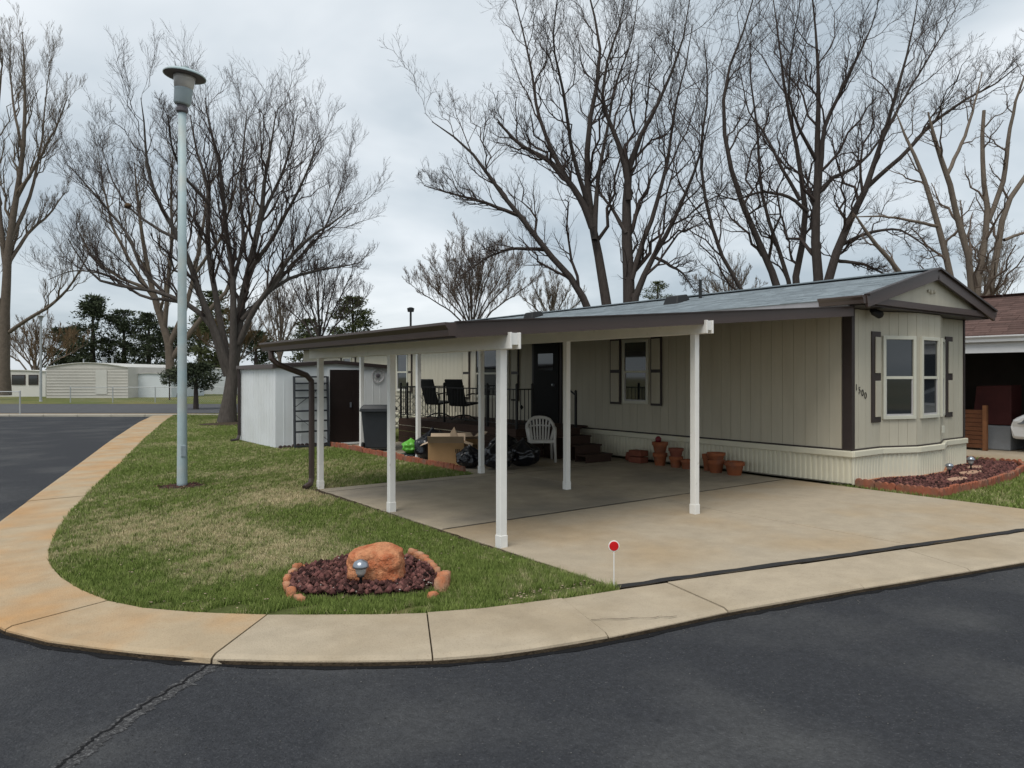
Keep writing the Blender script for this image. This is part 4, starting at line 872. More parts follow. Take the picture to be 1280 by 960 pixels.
MB().box(NX0+.06, NX1-.1, NY0+.1, NY1-.1, 2.36, 2.395).build('ceiling', 'neigh_wall', nb)
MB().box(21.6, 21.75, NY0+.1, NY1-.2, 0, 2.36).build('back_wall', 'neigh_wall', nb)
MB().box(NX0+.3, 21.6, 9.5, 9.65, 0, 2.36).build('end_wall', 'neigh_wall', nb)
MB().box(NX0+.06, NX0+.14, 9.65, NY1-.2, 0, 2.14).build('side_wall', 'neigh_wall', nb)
for yy in (NY0+.3, 1.8): MB().box(NX0+.02, NX0+.12, yy, yy+.1, 0, 2.14).build('post', 'neigh_white', nb)
# things inside that carport
fp = thing('wood_screen', 'low dark red slatted cedar screen standing inside the neighbour\'s carport', 'screen', (18.0, 7.1, 0))
for k in range(9): MB().box(17.98, 18.01, 6.72, 7.75, .05+.095*k, .135+.095*k).build('slat', 'cedar', fp)
for yy in (6.64, 7.76): MB().box(17.95, 18.04, yy, yy+.08, 0, 1.0).build('post', 'cedar_light', fp)
tag(MB().hexa([(18.5,6.35,.55),(19.1,6.35,.55),(19.1,7.15,.55),(18.5,7.15,.55),(18.5,6.35,1.45),(19.1,6.35,1.45),(19.1,7.05,1.42),(18.5,7.05,1.42)]).build('storage_cabinet', 'tarp_red', bev=.02), 'dark red cabinet on a covered bench in the neighbour\'s carport', 'cabinet')
o = MB().hexa([(18.35,6.32,.0),(19.2,6.32,.0),(19.2,7.1,.0),(18.35,7.0,.0),(18.45,6.34,.54),(19.15,6.34,.54),(19.15,7.0,.54),(18.45,6.85,.54)]).build('covered_bench', 'sheet_white', bev=.03); tag(o, 'bench under a pale draped sheet beside the white car', 'bench')
# car nose in the neighbour's carport
car = thing('car', 'white car parked nose-in inside the neighbour\'s carport', 'car', (18.9, 4.1, 0))
pf = [(0,.28),(0,.55),(.06,.72),(.25,.82),(1.15,.95),(1.85,1.40),(3.1,1.44),(3.9,1.05),(4.35,1.0),(4.45,.7),(4.42,.3)]
V = []; NP = len(pf); W_ = [.72,.84,.86,.86,.86,.70,.70,.84,.84,.84,.80]
for s in (-1, 1):
    for (l, z), w in zip(pf, W_): V.append((18.9+s*w, 6.24-l, z))
MB().add(V, [tuple(range(NP)), tuple(range(2*NP-1, NP-1, -1))]+[(i, NP+i, NP+(i+1)%NP, (i+1)%NP) for i in range(NP)]).build('body', 'car_white', car, bev=.07)
for s in (-1, 1):
    for l in (.85, 3.55):
        wh = MB().lathe([(0,-.1),(.30,-.1),(.32,-.07),(.32,.07),(.30,.1),(0,.1)], (18.9+s*.78,6.24-l,.32), 20, Matrix.Rotation(R(90), 3, 'Y')).build('wheel', 'tyre', car)
        MB().lathe([(0,-.11),(.19,-.108),(.2,-.1),(.2,.1),(.19,.108),(0,.11)], (18.9+s*.78,6.24-l,.32), 16, Matrix.Rotation(R(90), 3, 'Y')).build('rim', 'steel', wh)
    MB().hexa([(18.9+s*.80,6.20,.60),(18.9+s*.52,6.26,.60),(18.9+s*.52,6.12,.60),(18.9+s*.875,5.94,.62),(18.9+s*.78,6.18,.72),(18.9+s*.52,6.22,.70),(18.9+s*.52,6.08,.74),(18.9+s*.872,5.90,.76)]).build('headlight', 'steel', car, bev=.02)
    MB().hexa([(18.9+s*.87,4.97,.98),(18.9+s*.74,4.44,1.34),(18.9+s*.74,3.22,1.36),(18.9+s*.865,2.47,1.04),(18.9+s*.80,4.97,.98),(18.9+s*.68,4.44,1.34),(18.9+s*.68,3.22,1.36),(18.9+s*.80,2.47,1.04)]).build('side_window', 'glass', car)
MB().hexa([(18.25,5.05,1.0),(19.55,5.05,1.0),(19.5,4.47,1.38),(18.3,4.47,1.38),(18.25,5.08,1.02),(19.55,5.08,1.02),(19.5,4.50,1.40),(18.3,4.50,1.40)]).build('windscreen', 'glass', car)
MB().box(18.35, 19.45, 6.22, 6.255, .30, .50).build('grille', 'tyre', car, bev=.01)

# ============================================================ FAR SIDE OF THE CROSS STREET
def far_home(name, label, l0, l1, d0, d1, ze, zr, mat, windows=(), arch=True, laps=.2, yawd=0):
    cx, cy, _ = LD((l0+l1)/2, (d0+d1)/2); t = thing(name, label, 'house', (cx, cy, 0))
    def Q(l, d, z): return LD(l, d, z)
    n = 9 if arch else 3; top = [(l0+(l1-l0)*k/(n-1), ze+(zr-ze)*math.sin(math.pi*k/(n-1)) if arch else ze+(zr-ze)*(1-abs(2*k/(n-1)-1))) for k in range(n)]
    V = [Q(l0,d0,0), Q(l1,d0,0)]+[Q(l,d0,z) for l, z in top[::-1]]+[Q(l0,d1,0), Q(l1,d1,0)]+[Q(l,d1,z) for l, z in top[::-1]]; N = n+2
    w = MB().add(V, [tuple(range(N)), tuple(range(2*N-1, N-1, -1))]+[(i, (i+1)%N, N+(i+1)%N, N+i) for i in range(N)]).build('wall', mat, t)
    z = laps
    while z < ze-.05 and laps < 1:
        a, b = Vector(Q(l0+.01,d0-.012,z)), Vector(Q(l1-.01,d0-.012,z)); MB().bar(a, b, .03, .035).build('siding_lap', 'trailer_lap', w); z += laps
    for k in range(n-1):
        (la, za), (lb, zb) = top[k], top[k+1]
        MB().hexa([Q(la,d0-.1,za+.0),Q(lb,d0-.1,zb),Q(lb,d1+.1,zb),Q(la,d1+.1,za),Q(la,d0-.1,za+.05),Q(lb,d0-.1,zb+.05),Q(lb,d1+.1,zb+.05),Q(la,d1+.1,za+.05)]).build('roof', 'trailer_cream', t)
    for (wl, wr, z0, z1) in windows:
        f = MB().hexa([Q(wl,d0-.05,z0),Q(wr,d0-.05,z0),Q(wr,d0,z0),Q(wl,d0,z0),Q(wl,d0-.05,z1),Q(wr,d0-.05,z1),Q(wr,d0,z1),Q(wl,d0,z1)]).build('window', 'brown', t)
        m_ = .07; MB().hexa([Q(wl+m_,d0-.06,z0+m_),Q(wr-m_,d0-.06,z0+m_),Q(wr-m_,d0-.05,z0+m_),Q(wl+m_,d0-.05,z0+m_),Q(wl+m_,d0-.06,z1-m_),Q(wr-m_,d0-.06,z1-m_),Q(wr-m_,d0-.05,z1-m_),Q(wl+m_,d0-.05,z1-m_)]).build('pane', 'glass', f)
    return t
def LL(x, d): return (x-640)/910*d
D1 = 54.5
m1 = far_home('trailer_home', 'beige lap sided trailer home with shallow arched roof across the street', LL(58,D1), LL(160,D1), D1, D1+12, 2.28, 2.62, 'trailer_beige', laps=.22)
dr_ = MB().prism([LD(LL(120,D1),D1-.05)[:2], LD(LL(134,D1),D1-.05)[:2], LD(LL(134,D1),D1-.01)[:2], LD(LL(120,D1),D1-.01)[:2]], .3, 2.1).build('door', 'trailer_cream', m1)
MB().lathe([(.12,2.4),(.12,3.0),(.2,3.02),(.2,3.12),(0,3.14)], LD(LL(102,D1),D1+3), 10).build('vent_pipe', 'galv', m1); MB().lathe([(.08,2.4),(.08,3.1),(.14,3.12),(0,3.2)], LD(LL(113,D1),D1+3), 10).build('vent_pipe', 'galv', m1); MB().lathe([(.05,2.3),(.05,3.0)], LD(LL(75,D1),D1+3), 8).build('vent_pipe', 'galv', m1)
far_home('trailer_home', 'low cream trailer home with square window beside the big tree trunk', LL(-25,58), LL(57,58), 58, 64, 2.0, 2.1, 'trailer_cream', [(LL(15,58),LL(32,58),.95,1.75),(LL(36,58),LL(48,58),.95,1.75)], laps=2)
far_home('trailer_home', 'pale blue white outbuilding with low roof behind the wire fence', LL(161,56), LL(214,56), 56, 62, 1.75, 1.85, 'trailer_white', [], laps=2)
far_home('trailer_home', 'white trailer home roof rising behind the pale outbuilding', LL(165,66), LL(300,66), 66, 72, 2.2, 2.45, 'trailer_white', [(LL(245,66),LL(255,66),.8,1.7)], arch=False, laps=2)
far_home('trailer_home', 'long pale trailer home far behind the maple trunk', LL(205,75), LL(330,75), 75, 80, 2.2, 2.6, 'trailer_cream', [(LL(240,75),LL(250,75),.9,1.7),(LL(265,75),LL(275,75),.9,1.7)], arch=False, laps=2)
far_home('trailer_home', 'cream trailer home at the far left beyond the poplar', LL(-190,70), LL(-40,70), 70, 76, 2.2, 2.5, 'trailer_cream', [(LL(-100,70),LL(-80,70),.9,1.7)], laps=2)
# chain link fences: posts, rail and woven wire
def chain_fence(l0, l1, d, h, label, grp):
    x, y, _ = LD((l0+l1)/2, d); t = thing('wire_fence', label, 'fence', (x, y, 0)); n = max(1, round(abs(l1-l0)/2.6))
    me = MB().lathe([(.03,0),(.03,h+.03),(.0,h+.06)], (0,0,0), 8).mesh('post')
    for k in range(n+1): piece('post', me, 'galv', t, LD(l0+(l1-l0)*k/n, d))
    MB().tube([LD(l0,d,h), LD(l1,d,h)], .022, 6).build('top_rail', 'galv', t)
    V = []; F = []; s = .12; L_ = l1-l0; k = -h
    while k < L_:
        for sg in (1, -1):
            a0, a1 = max(0, k), min(L_, k+h)
            if a1-a0 < .05: continue
            za, zb = ((a0-k), (a1-k)) if sg > 0 else (h-(a0-k), h-(a1-k)); a, b = LD(l0+a0,d+.004*sg,za+.02), LD(l0+a1,d+.004*sg,zb+.02); w = .0025
            i = len(V); V += [(a[0],a[1],a[2]-w),(a[0],a[1],a[2]+w),(b[0],b[1],b[2]+w),(b[0],b[1],b[2]-w)]; F.append((i,i+1,i+2,i+3))
        k += s
    kind(MB().add(V, F).build('wire_mesh', 'galv', t), 'stuff')
chain_fence(LL(-70,31.2), LL(25,31.2), 31.2, .98, 'wire fence with end post at the side street\'s kerb', 'wire fences')
chain_fence(LL(88,45), LL(300,45), 45, .95, 'long galvanised wire fence on the far grass verge', 'wire fences')
fl_ = thing('street_lamp', 'distant thin grey lamp post across the cross street', 'street lamp', LD(LL(51,47),47))
MB().lathe([(.1,0),(.08,.1),(.06,5.2)], LD(LL(51,47),47), 10).build('pole', 'galv', fl_); MB().lathe([(.08,5.2),(.14,5.5),(.3,5.52),(0,5.6)], LD(LL(51,47),47), 12).build('hat', 'galv', fl_)

# ============================================================ TREES
def nrm(a): return a/np.maximum(np.linalg.norm(a, axis=-1, keepdims=True), 1e-9)
def tubes(P, Rr, sides):                      # P (N,K,3), Rr (N,K)
    N, K, _ = P.shape; T = nrm(np.gradient(P, axis=1)); ref = np.zeros_like(T); ref[...,0] = .31; ref[...,1] = .93; ref[...,2] = .2
    u = nrm(np.cross(T, ref)); v = np.cross(T, u); a = np.arange(sides)*2*np.pi/sides
    V = P[:,:,None,:]+Rr[:,:,None,None]*(np.cos(a)[None,None,:,None]*u[:,:,None,:]+np.sin(a)[None,None,:,None]*v[:,:,None,:])
    i = np.arange(N)[:,None,None]*K*sides; k = np.arange(K-1)[None,:,None]*sides; s = np.arange(sides)[None,None,:]; s2 = (s+1)%sides
    F = np.stack([i+k+s, i+k+s2, i+k+sides+s2, i+k+sides+s], -1).reshape(-1,4)
    return V.reshape(-1,3), F
def resample(pts, rad, K, r, wob=0.0):
    pts = np.array(pts, float); rad = np.array(rad, float); d = np.r_[0, np.cumsum(np.linalg.norm(np.diff(pts, axis=0), axis=1))]; L_ = d[-1]; q = np.linspace(0, L_, K)
    # Catmull-like smoothing by two rounds of averaging on a dense resample
    dd = np.linspace(0, L_, K*4); X = np.column_stack([np.interp(dd, d, pts[:,k]) for k in range(3)])
    for _ in range(6): X[1:-1] = (X[:-2]+2*X[1:-1]+X[2:])/4
    P = np.column_stack([np.interp(q, dd, X[:,k]) for k in range(3)])
    if wob: P[1:-1] += r.normal(0, wob, (K-2,3))
    return P, np.interp(q, d, rad)
def spawn(P, Rr, n, ang, lf, rf, up, K, r, t0=.2, t1=1.0, cap=None, rmin=.004, curl=.20, lim=None):
    N, Kp, _ = P.shape; Lp = np.linalg.norm(np.diff(P, axis=1), axis=2).sum(1)
    t = t0+(t1-t0)*((np.arange(n)[None,:]+r.random((N,n)))/n); f = t*(Kp-1); i = np.minimum(f.astype(int), Kp-2); w = (f-i)[...,None]
    rows = np.arange(N)[:,None]; p0 = P[rows,i]*(1-w)+P[rows,i+1]*w; tg = nrm(P[rows,i+1]-P[rows,i]); rr = Rr[rows,i]*(1-w[...,0])+Rr[rows,i+1]*w[...,0]
    pr_ = nrm(np.cross(tg, r.normal(size=tg.shape))); a = r.uniform(ang[0], ang[1], t.shape)[...,None]
    d = nrm(tg*np.cos(a)+pr_*np.sin(a)+np.array([0,0,up])); L_ = Lp[:,None]*lf*(1.15-.65*t)*r.uniform(.55, 1.25, t.shape)
    if cap: L_ = np.minimum(L_, cap*r.uniform(.7, 1.2, t.shape))
    d = d.reshape(-1,3); p0 = p0.reshape(-1,3); L_ = L_.reshape(-1); rr = rr.reshape(-1)
    s = np.linspace(0, 1, K)[None,:,None]; side = nrm(np.cross(d, r.normal(size=d.shape)))
    Q = p0[:,None,:]+d[:,None,:]*L_[:,None,None]*s+(np.array([0,0,1.])*up*.8+side*curl*r.uniform(-1,1,(len(d),1)))[:,None,:]*(s**2)*L_[:,None,None]*.6
    if K > 2: Q[:,1:] += r.normal(0, 1, (len(d),K-1,3))*L_[:,None,None]*.034
    q0 = np.maximum(np.minimum(rr*rf, rr*.95), rmin); Rn = q0[:,None]*(1-.72*np.linspace(0,1,K)[None,:])
    return Q, np.maximum(Rn, rmin*.5)
def bare_tree(name, label, cat, limbs, d0, seed, bark, twig, n=(7,6,5,4), lf=(.42,.5,.55,.6), ang=(.35,.98), up=.25, rmin=.006, lean=.35, ground=None, caps=(None,None,None,None), group=None, trunk_idx=(0,), rs_=.64):
    # limbs: list of ([(x,y,radius px),...], depth lean) in surveyed bearings at distance d0
    r = np.random.default_rng(seed); K = 14; pp = d0/910; TP = []; TR = []
    for li, L_ in enumerate(limbs):
        pts, dz = L_; m_ = len(pts); W_ = []
        s = 0
        for k, (x, y, q) in enumerate(pts):
            if k: s += math.hypot(x-pts[k-1][0], y-pts[k-1][1])*pp
            W_.append(pix(x, y, d0+dz[0]+dz[1]*s))
        P, Q = resample(W_, [q*pp*rs_ for _, _, q in pts], K, r, .03*pp*10); TP.append(P); TR.append(Q)
    TP = np.array(TP); TR = np.array(TR)
    base = TP[trunk_idx[0],0]; t = thing(name, label, cat, (float(base[0]), float(base[1]), 0), group)
    off = np.array(ORG[t])
    V, F = tubes(TP, TR, 9); o = link('trunk', npmesh('trunk', V-off, F, bark), None, t); o.data.shade_smooth()
    lv = []; P, Q = TP, TR; sides = (5,4,3,3)
    for k, c in enumerate(n):
        P, Q = spawn(P, Q, c, ang, lf[k], .50 if k == 0 else .58, up*(1 if k < 2 else .7), (7,5,3,2)[k], r, .28 if k == 0 else .15, 1.0, caps[k], rmin*(1.7,1.25,.95,.75)[k])
        lv.append(tubes(P, Q, sides[k]))
        # twig tips continue past each branch end
    VV = []; FF = []; nn = 0
    for V, F in lv: VV.append(V-off); FF.append(F+nn); nn += len(V)
    o = link('crown', npmesh('crown', np.vstack(VV), np.vstack(FF), twig), None, t)
    return t
# central tree behind the home
GT = 523
T1 = [([(786,523,15),(787,373,12),(783,292,10),(783,208,7),(791,192,5),(810,150,4),(827,125,3.2),(842,85,2.4),(856,42,1.6),(862,0,1),(866,-40,.6)], (0,.02)),
 ([(786,250,7),(783,208,6),(775,185,5),(768,167,4.5),(752,129,3.4),(757,80,2.4),(777,25,1.6),(785,-35,.7)], (0,-.05)),
 ([(775,500,12),(758,379,10),(743,292,8),(735,258,7),(733,167,5.4),(747,108,4),(752,42,2.6),(735,0,1.8),(728,-60,.7)], (0,.1)),
 ([(740,285,7),(727,250,6.5),(706,221,5.5),(687,200,4.6),(665,190,4),(647,179,3.4),(622,152,2)], (0,-.12)),
 ([(706,221,5),(687,183,4.2),(672,142,3.3),(664,83,2.3),(652,33,1.5),(640,-20,.7)], (0,.15)),
 ([(770,490,10),(735,382,7.5),(710,342,6),(681,312,5.5),(643,262,4.6),(614,225,3.4),(585,183,2.3),(560,165,1.5),(540,152,.8)], (0,-.1)),
 ([(650,270,4),(597,250,2.8),(565,242,1.8),(530,232,.8)], (0,.2)),
 ([(681,312,4),(640,310,2.8),(610,320,2),(575,345,1)], (-.2,-.2)),
 ([(786,480,10),(793,371,7),(814,325,5.2),(839,283,4),(864,225,2.8),(880,180,1.6),(890,130,.7)], (0,-.1)),
 ([(789,350,6),(800,310,5),(818,267,4.4),(835,200,3.3),(843,137,2.3),(858,80,1.4),(866,30,.7)], (0,.15)),
 ([(820,322,3.5),(837,331,3),(852,340,2),(868,362,.8)], (0,-.2)),
 ([(743,300,6),(745,240,4.6),(755,180,3.4),(768,110,2.3),(790,50,1.4),(800,-20,.6)], (.2,.3)),
 ([(735,258,5),(715,190,3.6),(705,120,2.6),(690,50,1.6),(700,-30,.7)], (0,-.35)),
 ([(783,292,5),(765,260,3),(745,235,2),(715,215,1)], (0,.4)),]
bare_tree('bare_tree', 'large dark many-stemmed bare tree rising behind the middle of the home', 'tree', T1, 28.5, 1, 'bark_dark', 'twig_dark', n=(12,8,5,3), lf=(.42,.52,.55,.6), caps=(3.4,1.9,1.1,.6), rmin=.0052)
T2 = [([(1010,523,12),(973,354,7.5),(947,301,6.2),(921,237,5.2),(907,190,4.3),(903,127,3.5),(911,79,2.5),(939,20,1.6),(945,-40,.7)], (0,.1)),
 ([(1000,520,10),(927,360,4),(899,317,3.6),(880,245,3),(874,190,2.4),(887,111,1.7),(880,50,.8)], (0,-.1)),
 ([(1018,523,12),(992,352,7),(1010,277,6),(1002,229,5),(996,178,4.2),(982,127,3.2),(975,59,2),(965,-10,.8)], (0,.2)),
 ([(1022,523,14),(1024,350,9.5),(1018,297,8.5),(1022,237,7),(1022,158,5),(1024,79,3),(1017,20,1.8),(1012,-50,.7)], (0,0)),
 ([(1024,235,5),(1030,158,4),(1058,99,2.8),(1080,55,1.8),(1093,24,1.1),(1100,-10,.6)], (0,-.15)),
 ([(1026,520,13),(1034,346,8.5),(1062,273,7),(1085,233,5.5),(1101,178,4.2),(1117,131,3.2),(1131,80,2.2),(1141,40,1.4),(1150,-20,.6)], (0,-.1)),
 ([(1085,233,4.6),(1125,198,4),(1164,154,3.2),(1190,135,2.6),(1216,119,2),(1245,105,1.4),(1275,80,.7)], (0,-.25)),
 ([(1024,240,4.5),(1040,222,3.8),(1062,214,3.2),(1085,195,2.6),(1110,160,1.8),(1120,110,.9)], (0,.3)),
 ([(1010,265,4),(986,245,3.2),(951,239,2.4),(920,250,1.6),(890,240,.7)], (0,-.2)),
 ([(1010,510,8),(986,348,4.5),(967,293,4),(951,245,3.2),(947,158,2.4),(936,87,1.5),(940,30,.7)], (.3,.2)),
 ([(1000,250,4),(975,205,3),(955,165,2.4),(935,140,1.5),(925,90,.7)], (0,.3)),
 ([(1020,200,4),(1000,165,3),(985,120,2),(990,60,1.2),(1000,0,.6)], (0,-.4)),
 ([(1045,310,4),(1085,290,3),(1125,285,2),(1160,310,1.2),(1175,335,.6)], (0,-.3)),
 ([(1040,325,4),(1080,330,2.6),(1110,345,1.4)], (-.2,-.3)),
 ([(1101,178,3.4),(1120,140,2.6),(1150,90,1.8),(1180,40,1.1),(1200,0,.6)], (0,.3)),]
bare_tree('bare_tree', 'broad dark bare tree with fanned stems behind the home\'s gable end', 'tree', T2, 28.0, 2, 'bark_dark', 'twig_dark', n=(12,8,5,3), lf=(.42,.52,.55,.6), caps=(3.3,1.8,1.1,.6), rmin=.0052)
T3 = [([(1215,535,12),(1190,352,6.5),(1176,293,5.8),(1162,245,5),(1149,206,4),(1129,166,2.4),(1120,140,.9)], (0,.1)),
 ([(1220,535,12),(1216,376,7),(1212,324,6),(1196,269,5.5),(1184,218,5),(1168,174,3.8),(1160,140,1.5)], (0,-.1)),
 ([(1184,218,4),(1195,195,3.6),(1208,166,3),(1220,123,2),(1228,90,.9)], (0,.2)),
 ([(1222,535,12),(1220,372,6.5),(1236,269,5.5),(1228,222,4.5),(1228,180,4),(1230,138,3.2)], (0,0)),
 ([(1236,275,5),(1255,226,4.6),(1261,170,3.6),(1268,130,2.6),(1277,107,2),(1290,60,.9)], (0,-.1)),
 ([(1225,535,12),(1230,376,7),(1244,336,6.5),(1255,257,5.5),(1279,226,4.5),(1300,190,3),(1320,140,1.4)], (0,.1)),
 ([(1172,283,3.4),(1125,273,2.4),(1095,270,1.8),(1070,271,1)], (0,-.1)),
 ([(1200,520,10),(1125,338,4.6),(1097,309,3.8),(1080,285,3),(1070,270,1.6)], (0,-.2)),
 ([(1255,300,3.5),(1280,290,2.5),(1310,300,1.2)], (0,.2)),
 ([(1212,324,3),(1205,290,2.4),(1200,250,1.2)], (0,.5)),]
bare_tree('bare_tree', 'pale barked pruned tree with thick stubby limbs beside the gable', 'tree', T3, 24.0, 3, 'bark_pale', 'twig_pale', n=(6,5,4,3), lf=(.26,.5,.55,.6), caps=(2.0,1.3,.8,.5), rmin=.0045, up=.1, ang=(.5,1.1), rs_=.62)
# the maple by the shed
T4 = [([(284,530,20),(286,512,14),(290,470,11.5),(297,420,9),(302,375,7.5),(318,300,6),(326,262,5),(330,210,3.8),(338,160,2.4),(345,105,.9)], (0,.03)),
 ([(290,470,9),(292,420,7),(292,352,5.5),(281,262,4.2),(276,187,3),(262,124,1.8),(256,85,.8)], (0,-.1)),
 ([(288,470,8),(275,400,6),(259,300,5),(262,225,4),(254,190,3),(244,160,2.2),(238,110,.9)], (0,.2)),
 ([(288,465,8),(270,415,6.5),(255,380,6),(235,320,5.2),(225,292,4.8),(195,232,3.4),(184,187,2.5),(180,120,1.4),(176,85,.6)], (0,-.15)),
 ([(284,470,7),(262,400,5.4),(232,378,4.6),(200,365,4),(150,357,3),(122,352,2.3),(105,330,1.6),(85,290,.8)], (0,-.12)),
 ([(205,366,3.4),(176,335,3),(161,285,2.5),(124,232,1.8),(86,184,.9)], (0,.1)),
 ([(232,378,3.8),(180,372,2.8),(130,340,2),(90,335,1.2),(60,350,.6)], (0,.3)),
 ([(298,430,6.5),(318,385,5.4),(345,350,4.4),(360,319,3.6),(390,285,2.6),(412,270,2),(440,245,.8)], (0,-.2)),
 ([(302,400,5),(335,365,4),(365,345,3.2),(400,335,2.3),(430,330,1.4),(450,325,.7)], (0,.2)),
 ([(318,300,4.6),(330,250,3.6),(352,200,2.6),(365,150,1.7),(372,110,.7)], (0,.25)),
 ([(310,340,4.6),(340,290,3.8),(365,240,2.8),(385,190,1.9),(400,140,.8)], (0,-.3)),
 ([(225,292,3.6),(195,275,2.8),(160,245,2),(140,205,1.3),(125,150,.6)], (0,.25)),
 ([(292,352,4),(305,290,3.2),(300,220,2.4),(305,150,1.6),(310,95,.7)], (0,.35)),
 ([(262,240,3.4),(230,200,2.6),(215,160,1.8),(210,110,.8)], (0,-.4)),
 ([(330,372,3.4),(372,320,2.8),(405,280,2),(425,220,1),(432,190,.5)], (0,.35)),]
bare_tree('bare_tree', 'wide spreading bare maple growing behind the white shed', 'tree', [([(x, 350-(350-y)*.86 if y < 350 else y, q) for x, y, q in p], z) for p, z in T4], 26.0, 4, 'bark_maple', 'twig_dark', n=(12,8,5,3), lf=(.42,.52,.55,.6), caps=(2.5,1.45,.9,.5), rmin=.0044, up=.35)
nest = tag(boulder('bird_nest', (0,0,0), (.13,.13,.10), 7.7, 'brush', 2.0), 'round brown bird nest in the bare maple twigs', 'nest'); nest.location = pix(160,257,26.54)
# mulch ring at its foot
kind(sheet('mulch_ring', [(7.09+.95*math.cos(a*.42), 25.9+.8*math.sin(a*.42)) for a in range(15)], .012, 'soil'), 'structure')
# tall poplar at the left edge
T5 = [([(4,494,15),(5,470,11),(6,400,9),(8,330,7.5),(20,250,5.5),(30,180,4),(32,110,2.4),(28,40,.8)], (0,0)),
 ([(8,340,6),(0,270,4.6),(-8,200,3.6),(-2,130,2.4),(4,70,.9)], (0,.1)),
 ([(12,415,4),(40,395,3.4),(60,385,3),(85,362,2.2),(105,330,1.2),(112,310,.6)], (0,-.15)),
 ([(6,400,6),(-20,330,4.5),(-40,240,3.2),(-50,150,1.8),(-48,80,.7)], (0,-.1)),
 ([(14,300,4.4),(40,240,3),(52,180,2),(58,120,1.1),(64,70,.6)], (0,.2)),
 ([(20,250,3.6),(48,200,2.6),(70,160,1.6),(85,120,.7)], (0,-.2)),
 ([(10,330,4),(35,290,3),(60,270,2),(82,240,.8)], (0,.3)),
 ([(28,190,3),(18,140,2.2),(12,90,1.3),(14,55,.6)], (0,.3)),]
bare_tree('bare_tree', 'tall pale bare poplar beyond the side street with upright twigs', 'tree', T5, 51.0, 5, 'bark_tan', 'twig_tan', n=(11,7,5,3), lf=(.30,.45,.55,.6), caps=(3.2,1.9,1.1,.75), rmin=.0078, up=.5, ang=(.3,.8), rs_=.62)
T6 = [([(214,497,14),(213,470,9),(212,430,8),(204,385,7),(190,330,5.5),(180,260,4),(172,190,2.6),(168,130,1)], (0,0)),
 ([(212,430,6),(232,360,5),(245,290,4),(255,220,3),(262,150,1.8),(268,110,.8)], (0,.1)),
 ([(206,390,5),(210,320,4.2),(215,250,3.2),(214,180,2.2),(216,120,.9)], (0,-.15)),
 ([(195,345,4.6),(165,290,3.6),(140,230,2.6),(128,160,1.4),(122,110,.6)], (0,.15)),
 ([(213,450,6),(250,400,5),(285,330,4),(305,260,3),(318,190,1.8),(322,140,.8)], (0,.2)),
 ([(240,310,3.6),(275,250,2.8),(290,190,1.9),(300,140,.8)], (0,-.2)),
 ([(190,330,4),(150,310,3),(115,280,2),(95,230,.8)], (0,-.2)),]
bare_tree('bare_tree', 'big tan cottonwood standing by the far outbuilding behind the maple', 'tree', [([(x, 497-(497-y)*(.80 if y < 400 else 1), q) for x, y, q in p], z) for p, z in T6], 57.0, 6, 'bark_tan', 'twig_tan', n=(10,7,5,3), lf=(.32,.45,.55,.6), caps=(3.2,1.9,1.1,.75), rmin=.0078, up=.45, ang=(.3,.85), rs_=.6)
# rounded bare trees farther back
def dome(cx, top, spread, base_y, d, seed, bark, twig, label, stems=7, rm=.0075, n=(10,7,5,2)):
    r = random.Random(seed); L_ = []; h = base_y-top; gy = 470+1.65*910/d
    L_.append(([(cx,gy,5),(cx,base_y,4),(cx+r.uniform(-3,3),base_y-h*.5,3),(cx+r.uniform(-6,6),top+h*.12,.8)], (0,0)))
    for k in range(stems):
        a = -1+2*(k+.5)/stems; e = r.uniform(.8, 1.0); hh = h*math.sqrt(max(.12, 1-a*a*.8))*e
        L_.append(([(cx,base_y+2+r.uniform(-4,12),3.4),(cx+a*spread*.3,base_y-hh*.32,2.6),(cx+a*spread*.7,base_y-hh*.68,1.7),(cx+a*spread*.95,base_y-hh*.95,.6)], (0,r.uniform(-.6,.6))))
    return bare_tree('bare_tree', label, 'tree', L_, d, seed, bark, twig, n=n, lf=(.34,.45,.5,.6), caps=(d*.075,d*.04,d*.022,d*.014), rmin=rm, up=.4, ang=(.3,.85), group='bare trees in the distance', rs_=.34)
dome(590, 296, 92, 408, 48, 31, 'bark_maple', 'twig_pale', 'round crowned bare tree beyond the carport roof', 11, .0085, (12,8,5,3))
dome(400, 312, 70, 425, 44, 32, 'bark_dark', 'twig_dark', 'low bushy bare tree right of the maple above the shed', 8)
dome(350, 345, 40, 440, 46, 37, 'bark_tan', 'twig_tan', 'small tan bare tree tucked behind the maple', 6)
dome(690, 345, 50, 405, 62, 33, 'bark_tan', 'twig_tan', 'faint tan bare tree low behind the dark central tree', 6, .010)
dome(910, 330, 55, 385, 60, 34, 'bark_tan', 'twig_tan', 'faint tan bare tree low between the two dark trees', 6, .0095)
dome(1240, 290, 40, 395, 48, 35, 'bark_tan', 'twig_tan', 'thin upright bare tree behind the pale pruned tree', 6)
dome(45, 395, 75, 465, 66, 36, 'bark_tan', 'brush', 'brown bushy thicket behind the cream trailer', 9, .011)
dome(-80, 250, 90, 440, 66, 38, 'bark_tan', 'twig_tan', 'tan bare tree at the far left behind the poplar', 7, .011)
dome(295, 380, 60, 455, 62, 39, 'bark_tan', 'brush', 'brown leafless thicket behind the maple trunk', 8, .011)
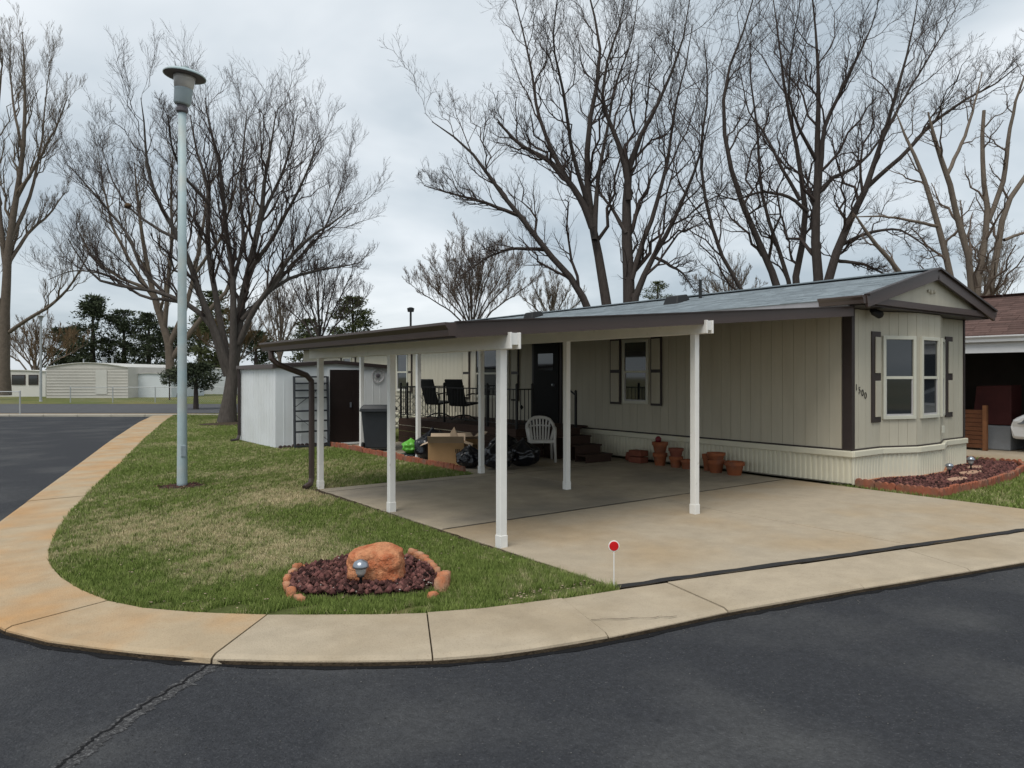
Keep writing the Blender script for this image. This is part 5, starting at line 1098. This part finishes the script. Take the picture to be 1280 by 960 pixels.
# conifers: trunk and thousands of needle tufts on whorled boughs
def conifer(x, top, base, wpx, d, seed, mat, label, shape='cone', bare=0.12, n=5200, group='evergreens in the distance', r_tr=4):
    r = np.random.default_rng(seed); gy = 470+1.65*910/d; b = np.array(pix(x, gy, d)); b[2] = 0; H = CAM_H-(top-470)/910*d; Wd = wpx/910*d/2; zb = max(.2, CAM_H-(base-470)/910*d)
    t = thing('evergreen_tree', label, 'tree', (float(b[0]), float(b[1]), 0), group)
    MB().lathe([(r_tr/910*d,-.02),(r_tr*.8/910*d,H*.3),(.05,H*.97)], (b[0],b[1],0), 9).build('trunk', 'bark_dark', t)
    nb_ = 64; tz = np.sort(r.uniform(0, 1, nb_)); az = r.uniform(0, 6.283, nb_)
    if shape == 'cone': ln = Wd*(1-tz)**.75*r.uniform(.5, 1.12, nb_)+.12*Wd
    else: ln = Wd*np.sqrt(np.clip(1-(2*tz-.85)**2*.75, .08, 1))*r.uniform(.55, 1.08, nb_)
    z0 = zb+(H-zb)*tz; bi = r.integers(0, nb_, n); s = r.random(n)**.55
    C = np.column_stack([np.cos(az[bi])*ln[bi]*s, np.sin(az[bi])*ln[bi]*s, z0[bi]+ln[bi]*s*r.uniform(.05,.30,nb_)[bi]])+r.normal(0, 1, (n,3))*np.array([.11,.11,.07])*Wd
    C[:,2] = np.minimum(C[:,2], H-.02)
    sz = Wd*r.uniform(.05, .13, n); D = nrm(np.column_stack([np.cos(az[bi]), np.sin(az[bi]), r.uniform(-.3,.9,n)])+r.normal(0,.6,(n,3))); U = nrm(np.cross(D, r.normal(size=(n,3))))
    V = np.stack([C-U*sz[:,None]*.30, C+D*sz[:,None]*.7-U*sz[:,None]*.1, C+D*sz[:,None]*1.3, C+U*sz[:,None]*.30], 1).reshape(-1,3)
    V[:,2] = np.maximum(V[:,2], .1)
    link('crown', npmesh('crown', V, np.arange(4*n).reshape(-1,4), mat), None, t)
    me = t.children[-1]; me.data.transform(Matrix.Translation((0,0,0)))
    return t
conifer(116, 370, 470, 66, 78, 41, 'needle', 'pointed dark pine behind the arched roof trailer', n=5600)
conifer(155, 388, 470, 60, 80, 42, 'needle', 'middle dark pine of the row behind the trailers', 'round', n=5600)
conifer(186, 392, 470, 58, 79, 43, 'needle', 'dark pine behind the pale outbuilding', 'cone', n=5600)
conifer(85, 410, 466, 60, 82, 44, 'needle', 'low dark pine at the row\'s left end', 'round', n=5000)
conifer(215, 410, 468, 60, 84, 45, 'needle', 'dark pine behind the tan cottonwood', 'round', n=5000)
conifer(272, 365, 466, 66, 70, 46, 'needle_olive', 'olive green pine seen through the maple stems', 'round', n=5600)
conifer(250, 395, 468, 50, 76, 49, 'needle', 'narrow dark pine beside the olive one', 'cone', n=4600)
conifer(245, 455, 486, 62, 36.2, 47, 'needle', 'short dark pine on a bare trunk beside the cross street', 'round', n=4200, r_tr=3.5)
conifer(212, 462, 480, 30, 50, 50, 'needle', 'small dark evergreen bush by the cottonwood', 'round', n=2600, r_tr=1)
conifer(441, 372, 440, 58, 56, 48, 'needle_olive', 'rounded olive evergreen showing above the carport gutter', 'round', n=5600)
conifer(822, 352, 400, 40, 62, 51, 'needle_olive', 'small olive evergreen top behind the home\'s roof', 'round', n=3000)
conifer(385, 400, 455, 60, 64, 52, 'needle_olive', 'low olive evergreen behind the shed roof', 'round', n=4200)
conifer(320, 415, 470, 60, 72, 53, 'needle', 'dark evergreen low behind the shed\'s left corner', 'round', n=4200)
conifer(-30, 410, 468, 70, 80, 54, 'needle', 'dark evergreen at the far left beyond the poplar', 'round', n=4200)
